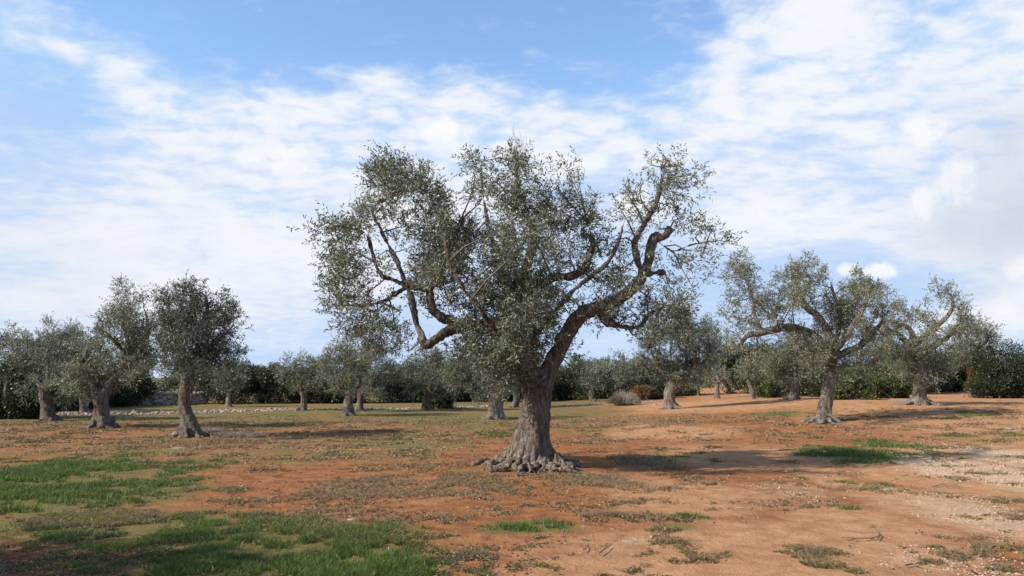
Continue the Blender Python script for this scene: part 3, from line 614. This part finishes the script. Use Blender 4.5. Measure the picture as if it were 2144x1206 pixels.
# ------------------------------------------------------------------ trees to the left
olive('leaning dark-crowned olive at the left with twisted bole and a boulder at its foot', (395,914),
  [(404,914,25),(397,885,15),(387,852,12.5),(389,818,13),(396,785,14)],
  [[(396,800,16,0),(385,755,14,0),(372,735,9,-.1),(358,725,6,-.1),(345,728,5,-.1)],
   [(396,795,15,0),(410,750,12,0),(425,700,9,0),(435,660,6,0),(430,620,3,0)],
   [(392,770,10,.2),(370,700,8,.3),(355,650,5,.3),(350,620,3,.3)],
   [(400,770,10,-.3),(440,730,7,-.4),(470,700,4,-.4),(490,680,2,-.4)]],
  [(352,612,20,1),(380,615,26,1.2),(410,625,28,1.3),(440,632,28,1.2),(465,645,24,1),(350,645,26,1),(385,655,34,1.6),(425,665,36,1.7),(465,680,30,1.2),(485,700,20,.8),(498,725,10,.7),(420,600,12,.7),(455,615,12,.7),(340,605,8,.6),(500,690,10,.5),(330,790,10,.6),(462,795,12,.6),(365,690,32,1.4),(405,700,36,1.8),(445,715,34,1.5),(475,740,26,1),(495,745,12,.6),
   (380,735,32,1.5),(415,745,34,1.7),(450,760,26,1.1),(355,740,20,.8),(395,775,26,1.4),(425,780,20,1),(345,680,20,.8),(490,660,14,.6),(340,760,16,.7),(470,770,14,.6)],
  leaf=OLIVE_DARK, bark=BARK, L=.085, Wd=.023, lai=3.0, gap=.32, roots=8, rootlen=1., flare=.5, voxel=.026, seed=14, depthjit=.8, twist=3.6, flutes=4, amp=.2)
olive('pale loose-crowned olive with forked bole and bulging roots beside the dark-crowned one', (216,896),
  [(216,896,26),(214,875,17),(212,845,15),(210,820,15)],
  [[(208,832,15,0),(192,790,13,0),(180,765,11,0),(165,755,8,-.2),(150,762,5,-.3),(120,770,3,-.3)],
   [(185,775,9,0),(180,745,8,0),(190,725,6,0)],
   [(214,832,14,0),(235,800,12,.1),(255,780,10,.2),(270,740,7,.3),(262,690,5,.3),(250,640,3,.3)],
   [(255,780,7,.2),(300,730,6,.2),(310,680,4,.2),(300,640,2,.2)],
   [(268,745,5,0),(225,700,4,-.2),(205,690,3,-.2)]],
  [(260,605,18,.7),(285,610,16,.7),(245,630,22,.7),(275,640,22,.7),(305,620,14,.6),(225,660,18,.5),(260,670,26,.8),(295,670,24,.7),(210,700,20,.6),(240,705,28,.9),(280,710,30,.9),(315,690,20,.7),(310,730,24,.9),(260,745,32,1),(220,740,26,.8),(290,765,28,.9),(320,765,18,.8),(245,780,26,1),(215,790,24,1),
   (180,775,28,1.1),(160,790,26,1),(140,775,24,.8),(325,700,22,.9),(330,735,22,.9),(300,700,26,.9),(285,745,26,1),(235,800,22,1),(180,810,20,.9),(125,790,18,.7),(230,670,18,.7),(275,795,16,.7),(200,820,18,.7),(190,740,20,.7)],
  leaf=OLIVE_PALE, bark=BARK, L=.095, Wd=.025, lai=3.7, roots=12, rootlen=.7, flare=.5, voxel=.03, seed=15, depthjit=.8, flutes=4, amp=.18)
auto('broad olive with spread roots second from the left edge', (106,881), 28, 215, 682, 850, 34, (96,815), 41, nl=5, leaf=OLIVE, bark=BARK, rootlen=1.1, dens=.95)
auto('peaked olive crown rising behind the broad left olive', (131,861), 75, 170, 675, 770, 15, (128,800), 42, nl=3, leaf=OLIVE_PALE, dens=.9)
auto('olive with short dark bole behind the forked left olive', (181,866), 150, 225, 740, 815, 21, (180,815), 43, nl=3, leaf=OLIVE)
auto('olive cut by the left edge above the black hedge', (8,874), -50, 78, 690, 800, 15, (16,800), 44, nl=4, leaf=OLIVE, dens=.8)
auto('small olive with pale thin bole before the left thicket', (479,852), 438, 522, 762, 822, 13, (482,815), 45, nl=3, leaf=OLIVE, bark=BARK_PALE, rootlen=1.5, dens=.9)
auto('round grey olive with leaning bole left of the rubble-side pair', (630,859), 576, 694, 745, 828, 19, (634,820), 46, nl=4, leaf=OLIVE_PALE)
auto('front olive of the close pair with knobbly root foot', (730,871), 664, 790, 712, 835, 25, (733,818), 47, nl=5, leaf=OLIVE_PALE, bark=BARK, rootlen=.8)
auto('rear olive of the close pair with dark forked bole', (752,861), 722, 835, 722, 825, 20, (757,815), 48, nl=4, leaf=OLIVE)
auto('olive with V-shaped twin boles beside a round dark bush', (896,858), 828, 975, 728, 830, 22, (900,822), 49, nl=4, leaf=OLIVE, bark=BARK)
auto('distant olive behind the bush by the pale wall piece', (975,840), 938, 1008, 762, 818, 11, (974,815), 50, nl=3, leaf=OLIVE_PALE)
auto('olive with stout pale bole and gripping roots just left of the big bole', (1041,878), 925, 1085, 735, 835, 37, (1050,812), 51, nl=4, leaf=OLIVE, bark=BARK_PALE, rootlen=1.1, flutes=6)
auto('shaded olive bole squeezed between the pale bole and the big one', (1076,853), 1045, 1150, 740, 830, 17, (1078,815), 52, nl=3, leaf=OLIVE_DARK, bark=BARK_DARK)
# the tree out of frame at the left whose shade lies over the near grass
def shade_tree(label, x, y, seed, s=1.):
    rng = np.random.RandomState(seed); g = np.array([x, y, H(x, y)]); root = empty('olive_tree', g); tag(root, label, 'olive tree', 'gnarled olive trees of the grove')
    ac = Acc(); V, F, T = trunk_tube([g-[0, 0, .2], g+[0, 0, .8], g+[.1, 0, 1.7]], [.5, .34, .34], .5, seed); ac.add(V, F, T); sk = [g[None]+[0, 0, 1.6]]; cl = []
    for i in range(5):
        a = i*1.256+rng.rand(); e = g+np.array([math.cos(a)*1.7*s, math.sin(a)*1.7*s, 3.5]); V, F, T, Q = limb_tube([g+[.1, 0, 1.5], g*.5+e*.5+[0, 0, -.3], e], [.2, .13, .05], 12, .12, seed+i); ac.add(V, F, T); sk.append(Q[:, :3])
    for i in range(55):
        u = unit(rng.normal(size=3)); p = g+np.array([0, 0, 3.5])+u*np.array([2.5*s, 2.5*s, 1.5])*rng.rand()**.4; cl.append((*p, .5, 1.))
    V, F = ac.get(); to = mesh_np('trunk', V, F, BARK, root, True); fuse(to, .04, .03, 5, seed)
    LV, LF, TV, TF = crown(np.array(cl), np.vstack(sk), rng, .09, .025, 1.7); mesh_np('crown', LV, LF, OLIVE, root); mesh_np('twigs', TV, TF, TWIG, root, True)
shade_tree('olive standing left of the frame whose shade crosses the near grass', -9.9, 4.3, 61, .95)
shade_tree('olive standing behind the camera at the left', -8.8, 1.2, 62, .95)

# ------------------------------------------------------------------ shrubs
def shrub(name, label, cat, px, py, w, h, mat, seed, n=9000, L=.11, depth=1.2, group=None, kind=None, dens=1.):
    """px,py = middle of the foot; w,h in pixels of the photo at that distance"""
    rng = np.random.RandomState(seed); g = G(px, py); k = g[1]/FOC; wm, hm = w*k/2, h*k
    root = empty(name, g); tag(root, label, cat, group, kind)
    m = max(6, int(24*dens)); cs = []
    for i in range(m):
        u = rng.uniform(-1, 1); v = rng.uniform(-.6, .6); top = math.sqrt(max(.05, 1-u*u*.8)); zc = rng.uniform(.02, .90)*hm*top*(1+.3*rng.uniform(-1, 1))
        cs.append([g[0]+u*wm*.85, g[1]+v*depth+.5*depth, g[2]+zc, rng.uniform(.12, .30)*min(hm, 2*wm)])
    cs = np.array(cs); i = rng.randint(0, m, n); d = unit(rng.normal(size=(n, 3))); r = cs[i, 3]*rng.rand(n)**.45*(1+.35*(rng.rand(n) < .12))
    C = cs[i, :3]+d*r[:, None]*[1, 1, .9]; C[:, 2] = np.maximum(C[:, 2], hgt(C[:, 0], C[:, 1])+.02)
    V, F = leaf_quads(C, unit(d+rng.normal(size=(n, 3))*.8), L*rng.uniform(.6, 1.2, n), L*.5, rng); mesh_np('foliage', V, F, mat, root)
    st = []; sr = []
    for c in cs:
        b = np.array([g[0]+rng.uniform(-.3, .3)*wm, c[1], g[2]-.05]); st.append(np.stack([b, b*.6+c[:3]*.4, b*.3+c[:3]*.7, c[:3]])); sr.append(np.linspace(.03, .01, 4))
    V, F = batch_tubes(np.array(st), np.array(sr), 5); mesh_np('stems', V, F, TWIG, root, True)
    return root
def thicket(name, label, pts, hpx, mat, seed, n, L=.13, depth=2.5):
    """a continuous evergreen belt nobody could count: one stuff object along the foot line pts"""
    rng = np.random.RandomState(seed); P = np.array([G(*p) for p in pts]); m = int(n/420); t = rng.rand(m)*(len(P)-1); i = t.astype(int); f = (t-i)[:, None]; B = P[i]*(1-f)+P[i+1]*f
    h = hpx*B[:, 1]/FOC*(1+.55*fbm2(t, t*0, 2.6, 4, seed))
    R = h*rng.uniform(.16, .30, m); zc = rng.uniform(.0, 1, m)**.8*(h-R)
    cs = np.stack([B[:, 0]+rng.normal(size=m)*.5, B[:, 1]+rng.rand(m)*depth, B[:, 2]+zc], 1)
    k = rng.randint(0, m, n); d = unit(rng.normal(size=(n, 3))); C = cs[k]+d*(R[k]*rng.rand(n)**.35)[:, None]
    C[:, 2] = np.maximum(C[:, 2], hgt(C[:, 0], C[:, 1])+.02)
    V, F = leaf_quads(C, unit(d+rng.normal(size=(n, 3))*.8), L*rng.uniform(.6, 1.2, n), L*.5, rng)
    o = mesh_np(name, V, F, mat); tag(o, label, 'thicket', kind='stuff'); return o
thicket('thicket', 'long dark evergreen thicket closing off the grove at the left and middle', [(410,847),(560,846),(700,845),(860,843),(960,842),(1080,842),(1160,840)], 88, LENTISK, 71, 150000)
thicket('thicket', 'dark evergreen thicket behind the olives right of the big bole', [(1150,839),(1260,836),(1380,832),(1460,828)], 72, LENTISK, 72, 70000)
thicket('thicket', 'green scrub filling the back of the right slope', [(1550,822),(1640,828),(1760,832),(1880,826),(1990,822),(2060,822),(2300,826),(2600,830)], 98, LENTISK, 73, 170000)
thicket('thicket', 'dark scrub behind the left group of olives', [(-900,870),(-600,870),(-300,868),(-60,864),(60,862),(150,856),(270,850)], 95, LENTISK, 74, 170000)
thicket('thicket', 'grey-green treetops far behind the dark thicket', [(300,826),(600,822),(900,820),(1200,818),(1500,812)], 64, OLIVE, 75, 150000, L=.2, depth=8)
shrub('hedge', 'nearly black dense hedge at the left edge', 'hedge', 22, 878, 130, 105, LENTISK, 81, 26000, depth=2)  # near-black because its shade is put into the leaf colour
shrub('bush', 'round dark bush leaning on the V-shaped twin boles', 'bush', 920, 856, 56, 55, LENTISK, 82, 8000)
shrub('bush', 'rust-brown rounded bush right of the dry grey one', 'bush', 1352, 838, 60, 36, RUSSET, 83, 6000, L=.09)
shrub('bush', 'dark green bush touching the rust-brown one', 'bush', 1392, 835, 56, 42, LENTISK, 84, 6000)
shrub('bush', 'yellow-green bush between the two right olives', 'bush', 1862, 834, 130, 66, YGREEN, 85, 16000)
shrub('bush', 'mid-green bush left of the yellow-green one', 'bush', 1790, 837, 90, 66, YGREEN, 86, 9000)
shrub('bush', 'low yellow-green bush behind the small right olives', 'bush', 1612, 832, 56, 44, YGREEN, 87, 7000)
shrub('bush', 'dark bush in front of which the twisting pale bole stands', 'bush', 1985, 818, 90, 78, LENTISK, 88, 12000)
shrub('bush', 'tall dark bush at the right edge', 'bush', 2115, 834, 140, 100, LENTISK, 89, 24000)
shrub('bush', 'olive-brown bush left of the tall right-edge bush', 'bush', 2070, 824, 44, 70, RUSSET, 90, 6000)
# dry bush of bare stems
def dry_bush(label, px, py, w, h, seed, n=2200):
    rng = np.random.RandomState(seed); g = G(px, py); k = g[1]/FOC; a = rng.rand(n)*6.283; q_ = rng.rand(n)
    b = g+np.stack([np.cos(a)*w*k*.22*q_, np.sin(a)*w*k*.22*q_, np.zeros(n)], 1)
    r_ = rng.rand(n)**.6; e = g+np.stack([np.cos(a)*w*k*.5*r_, np.sin(a)*w*k*.42*r_, h*k*np.sqrt(1-.92*r_**2)*rng.uniform(.45, 1.08, n)*(1+.25*np.sin(a*3+seed))], 1)
    P = np.stack([b, b*.6+e*.4+[0, 0, .1], b*.25+e*.75+rng.normal(size=(n, 3))*.05+[0, 0, .05], e], 1)
    V, F = batch_tubes(P, np.tile(np.linspace(.008, .004, 4), (n, 1)), 3); o = mesh_np('dry_bush', V, F, DRYTWIG); tag(o, label, 'dry bush')
dry_bush('dry grey leafless bush between the trees right of the big bole', 1306, 849, 76, 27, 91)

# ------------------------------------------------------------------ stones
def stones(C, Sz, rng, flat=.65):
    """irregular boulders from displaced cubes-spheres; all in one array"""
    t = (1+5**.5)/2
    v0 = np.array([(-1,t,0),(1,t,0),(-1,-t,0),(1,-t,0),(0,-1,t),(0,1,t),(0,-1,-t),(0,1,-t),(t,0,-1),(t,0,1),(-t,0,-1),(-t,0,1)])/math.sqrt(1+t*t)
    f0 = np.array([(0,11,5),(0,5,1),(0,1,7),(0,7,10),(0,10,11),(1,5,9),(5,11,4),(11,10,2),(10,7,6),(7,1,8),(3,9,4),(3,4,2),(3,2,6),(3,6,8),(3,8,9),(4,9,5),(2,4,11),(6,2,10),(8,6,7),(9,8,1)])
    n = len(C); a = rng.rand(n)*6.283; s = rng.uniform(.7, 1.3, (n, 12))[..., None]*v0[None]*np.stack([rng.uniform(.8, 1.4, n), rng.uniform(.7, 1.1, n), flat*rng.uniform(.7, 1.2, n)], 1)[:, None]
    s = s*np.asarray(Sz)[:, None, None]; ca_, sa_ = np.cos(a)[:, None], np.sin(a)[:, None]
    V = np.stack([s[..., 0]*ca_-s[..., 1]*sa_, s[..., 0]*sa_+s[..., 1]*ca_, s[..., 2]], -1)+C[:, None]
    F = f0[None]+(np.arange(n)*12)[:, None, None]; return V.reshape(-1, 3), F.reshape(-1, 3)
def line_pts(pts, n, rng):
    P = np.array([G(*p) for p in pts]); t = np.sort(rng.rand(n)*(len(P)-1)); i = t.astype(int); f = (t-i)[:, None]; return P[i]*(1-f)+P[i+1]*f
def wall(label, pts, h, n, seed, rows=6):
    rng = np.random.RandomState(seed); V_, F_ = [], []; ac = Acc()
    for r in range(rows):
        B = line_pts(pts, n, rng); B[:, 2] = hgt(B[:, 0], B[:, 1])+h*(r+.5)/rows+rng.normal(size=n)*.02; B[:, 1] += rng.normal(size=n)*.08+r*.02
        V, F = stones(B, rng.uniform(.12, .21, n), rng, .7); ac.add(V, F)
    V, F = ac.get(); o = mesh_np('dry_stone_wall', V, F, WALLST); tag(o, label, 'stone wall')
wall('grey dry stone wall behind the leaning dark-crowned olive', [(262,849),(350,848),(432,846)], .72, 75, 101)
wall('short pale stone wall piece behind the distant olive', [(935,840),(965,840),(998,839)], .45, 40, 102, 4)
def rubble(label, pts, n, seed, spread=.7, sz=(.03, .12)):
    rng = np.random.RandomState(seed); B = line_pts(pts, n, rng); B[:, 0] += rng.normal(size=n)*.2; B[:, 1] += rng.normal(size=n)*spread; s = sz[0]+(sz[1]-sz[0])*rng.rand(n)**2.5; B[:, 2] = hgt(B[:, 0], B[:, 1])+s*.1
    V, F = stones(B, s, rng, .8); o = mesh_np('rubble_row', V, F, STONE); tag(o, label, 'rubble', kind='stuff')
rubble('low tumbled row of pale stones crossing the left middle ground', [(85,869),(250,866),(400,864),(520,861),(640,858)], 700, 103)
rubble('thinner row of pale stones running on past the close pair to the big bole', [(640,858),(760,857),(870,856),(960,853),(1040,850)], 420, 104, .35, (.04, .10))
rubble('pale stones strewn in a line right of the big bole', [(1160,850),(1260,847),(1340,843),(1400,840)], 220, 105, .3, (.04, .10))
rubble('heap of pale stones at the foot of the bushes right of the crooked-limbed olive', [(1940,822),(1965,820),(2000,822),(2080,824)], 90, 106, .3, (.06, .15))
def one_stone(label, px, py, wpx, seed, flat=.4, n=3, name='stone'):
    rng = np.random.RandomState(seed); g = G(px, py); s = wpx*g[1]/FOC*.42
    t = np.linspace(0, 2*math.pi, 24, endpoint=False); nr = 7; V = []
    for r in range(nr):
        ph = r/(nr-1)*math.pi*.5
        V.append(np.stack([np.cos(t)*math.cos(ph), np.sin(t)*math.cos(ph)*.75, np.full(24, math.sin(ph)*flat)], 1))
    V = np.vstack(V); V = V*(1+.28*fbm(V*2.1+seed, 3))[:, None]; V = V*(1+.06*fbm(V*9+seed, 2))[:, None]*s; V[:, 2] -= .02*s
    idx = np.arange(nr*24).reshape(nr, 24); F = np.stack([idx[:-1], np.roll(idx[:-1], -1, 1), np.roll(idx[1:], -1, 1), idx[1:]], -1).reshape(-1, 4)
    o = mesh_np(name, V+g, F, STONE, smooth=True); tag(o, label, 'stone')
for a in [('rounded grey boulder at the foot of the leaning dark-crowned olive', 370, 912, 24, 111, .9), ('flat pale slab of rock in the soil before the dark-crowned olive', 372, 938, 34, 112, .12), ('long thin pale slab left of the leaning olive', 262, 936, 40, 113, .08),
          ('small pale stone right of the near middle grass tuft', 1216, 1080, 16, 114, .5), ('small pale stone on the track above the scattered grass', 1345, 1078, 15, 115, .45), ('wide flat pale stone below the scattered grass', 1318, 1133, 42, 116, .12),
          ('angular yellowish stone in the weeds beside the right track', 1858, 1028, 22, 117, .6), ('pale stone just below the angular yellowish one', 1848, 1052, 15, 118, .5), ('bluish-white flat stone by the fallen branch', 1921, 1142, 16, 119, .35),
          ('flat tan stone sunk in the track', 1548, 1063, 20, 120, .25), ('tan stone left of the sunk flat one', 1590, 1050, 18, 121, .3), ('pale flat rock outcrop at the right edge', 2122, 897, 44, 122, .15),
          ('flat pale stone under the near left grass', 742, 1087, 34, 123, .15), ('pale slab among grass before the wide-crowned olive', 1610, 882, 30, 124, .1), ('pale stone by the rust-brown bush', 1372, 848, 12, 125, .5), ('pale stone at the bottom right corner', 2085, 1200, 24, 126, .4),
          ('tiny pale stone left of the scattered grass', 1282, 1108, 10, 127, .4), ('white chip of stone on the middle soil by the root end', 1222, 1102, 12, 128, .3)]:
    one_stone(*a[:5], flat=a[5])

# ------------------------------------------------------------------ fallen branches
def fallen(label, pts, seed, r=.007):
    rng = np.random.RandomState(seed); ac = Acc()
    for ln in pts:
        P = [G(*p) for p in ln]; P = [p+np.array([0, 0, .02+.015*rng.rand()]) for p in P]; V, F, T, Q = limb_tube(P, np.linspace(r, r*.3, len(P)), 6, .2, seed, .02); ac.add(V, F, T)
    V, F = ac.get(); o = mesh_np('fallen_branch', V, F, TWIG, smooth=True); tag(o, label, 'fallen branch')
fallen('thin dry branch with a forked end lying on the right track', [[(1762,1131),(1800,1134),(1830,1131),(1842,1127)],[(1842,1127),(1838,1118),(1831,1112)],[(1842,1127),(1836,1136)],[(1790,1134),(1775,1139)]], 131)
fallen('curved dry twig on the gravel edge above the forked branch', [[(1952,1024),(1975,1017),(2000,1018),(2008,1016)],[(1975,1017),(1985,1024)],[(2000,1018),(2006,1023)]], 132)
fallen('short dark stick near the bottom right', [[(1895,1190),(1912,1186),(1928,1184)],[(1912,1186),(1925,1191)]], 133, .009)
fallen('dark forked twig lying on the soil below the middle grass tuft', [[(1222,1158),(1228,1150),(1222,1142)],[(1255,1165),(1275,1150),(1280,1147)]], 134)
fallen('straight stick on soil left of the big roots', [[(572,1002),(600,993),(620,986)]], 135)

# ------------------------------------------------------------------ grass, litter, pebbles (uncountable ground cover)
def scatter(n, E, rng, y0=5.5, y1=30., thr=.35, jit=.35, xs=.72, pw=2.0, extra=None):
    """random points over the visible ground, kept where the field is high"""
    out = []; got = 0; tries = 0
    while got < n and tries < 60:
        tries += 1; m = 200000; u = rng.rand(m); yy = (y0**(-.6)+(y1**(-.6)-y0**(-.6))*u)**(-1/.6); xx = rng.uniform(-xs, xs, m)*yy
        f = field(E, xx, yy) if E is not None else np.full(m, .5)
        f = f+jit*fbm2(xx, yy, 1.6, 4, 4.4)*1.6+.7*jit*fbm2(xx, yy, 8, 2, 8.8)
        if extra is not None: f = f*extra(xx, yy)
        k = rng.rand(m) < np.clip((f-thr)*pw, 0, 1); xx, yy = xx[k], yy[k]; out.append(np.stack([xx, yy], 1)); got += len(xx)
    P = np.vstack(out)[:n]; return np.column_stack([P, hgt(P[:, 0], P[:, 1])])
def blades(P, h, w, rng, lean=.5):
    n = len(P); a = rng.rand(n)*6.283; ln = lean*rng.rand(n)**.8; d = np.stack([np.cos(a)*ln, np.sin(a)*ln, np.ones(n)], 1); s = unit(np.cross(d, rng.normal(size=(n, 3))))
    h = h[:, None]; mid = P+d*h*.55; tip = P+d*h*np.array([1, 1, 1])+np.stack([np.cos(a)*ln, np.sin(a)*ln, -.4*ln], 1)*h*.45; w = w[:, None]
    V = np.stack([P-s*w*.5, P+s*w*.5, mid+s*w*.4, mid-s*w*.4, tip], 1).reshape(-1, 3); i = np.arange(n)[:, None]*5
    return V, [i+np.array([[0, 1, 2, 3]]), i+np.array([[3, 2, 4]])]
rng = np.random.RandomState(77)
offpath = lambda x, y: (1-.80*np.clip(field(PATH, x, y), 0, 1))*(1-.7*np.clip(field(GRAVEL, x, y), 0, 1))
def tuft(P, rng, k, r):                      # tufts: several blades share a root
    Q = np.repeat(P, k, 0); s = r*np.clip(Q[:, 1:2]/9, .8, 3); Q[:, :2] += rng.normal(size=(len(Q), 2))*s; Q[:, 2] = hgt(Q[:, 0], Q[:, 1])-.004; return Q
P = tuft(np.vstack([scatter(34000, GREEN, rng, thr=.55, pw=.75, jit=1.25), scatter(14000, None, rng, thr=.60, pw=.8, jit=1.2, y1=40., extra=offpath)]), rng, 8, .024); dist = P[:, 1]
fg = np.clip(field(GREEN, P[:, 0], P[:, 1]), .2, 1.2)
V, F = blades(P, (.02+.085*fg*rng.rand(len(P))**1.7)*(1+.25*fbm2(P[:, 0], P[:, 1], 1.3, 2, 3)), (.0048)*np.clip(dist/8, 1, 3.2)*rng.uniform(.7, 1.3, len(P)), rng, .7)
o = mesh_np('grass', V, F, GRASS); tag(o, 'short green grass growing in patches on the red soil', 'grass', kind='stuff')
P = tuft(scatter(30000, DRY, rng, thr=.42, pw=.7, jit=.75, y1=34.), rng, 4, .035); dist = P[:, 1]
V, F = blades(P, .02+.06*rng.rand(len(P)), .0034*np.clip(dist/8, 1, 3.5), rng, 1.5)
o = mesh_np('dry_grass', V, F, DRYGRASS); tag(o, 'straw-coloured dry grass and weeds lying between the green patches', 'dry grass', kind='stuff')
# the grey weedy bank that trails right from the leaning olive
def bank():
    rng = np.random.RandomState(6); n = 16000; a, b, c = G(428, 906), G(470, 915), G(545, 915); t = rng.rand(n)
    B = np.where((t < .4)[:, None], a+(b-a)*(t/.4)[:, None], b+(c-b)*((t-.4)/.6)[:, None]); B[:, 1] += rng.normal(size=n)*.16; B[:, 0] += rng.normal(size=n)*.08; B[:, 2] = hgt(B[:, 0], B[:, 1])
    V, F = blades(B, .06+.16*rng.rand(n)*(1-.6*t), np.full(n, .010), rng, 1.1); m = DRYTWIG; o = mesh_np('dry_weeds', V, F, m); tag(o, 'grey dried weeds trailing right from the foot of the leaning olive', 'dry weeds', kind='stuff')
bank()
left = lambda x, y: offpath(x, y)*(1+.30*S(-x, -2, 2))
P = np.vstack([scatter(34000, None, rng, thr=.34, pw=.8, jit=1.1, extra=left), scatter(34000, DRY, rng, thr=.32, pw=.8, jit=.9)]); n = len(P); P[:, 2] += .006
V, F = leaf_quads(P, unit(np.stack([rng.normal(size=n), rng.normal(size=n), .25*rng.rand(n)], 1)), rng.uniform(.03, .08, n)*np.clip(P[:, 1]/12, 1, 2), .014*np.clip(P[:, 1]/12, 1, 2), rng, .3)
o = mesh_np('leaf_litter', V, F, LITTER); tag(o, 'fallen leaves and plant litter strewn over the soil', 'leaf litter', kind='stuff')
gpos = lambda x, y: .62+.9*np.clip(field(GRAVEL, x, y), 0, 1)-.18*np.clip(field(PATH, x, y), 0, 1)
P = scatter(26000, None, rng, thr=.36, pw=.8, jit=.7, extra=gpos, y1=26.); n = len(P); s = .004+.012*rng.rand(n)**3; s = s*np.clip(P[:, 1]/9, 1, 2); P[:, 2] += s*.2
V, F = stones(P, s, rng, .6); o = mesh_np('pebbles', V, F, PEBBLE); tag(o, 'small pale pebbles scattered over soil and gravel track', 'pebbles', kind='stuff')
P = scatter(26000, None, rng, thr=.36, pw=.8, jit=1.0, y1=24., extra=left); n = len(P); s = .006+.018*rng.rand(n)**3; P[:, 2] += s*.1
V, F = stones(P, s, rng, .6); o = mesh_np('soil_clods', V, F, CLOD); tag(o, 'crumbs and clods of red soil', 'soil clods', kind='stuff')
print('LEAVES', NTREE[0])
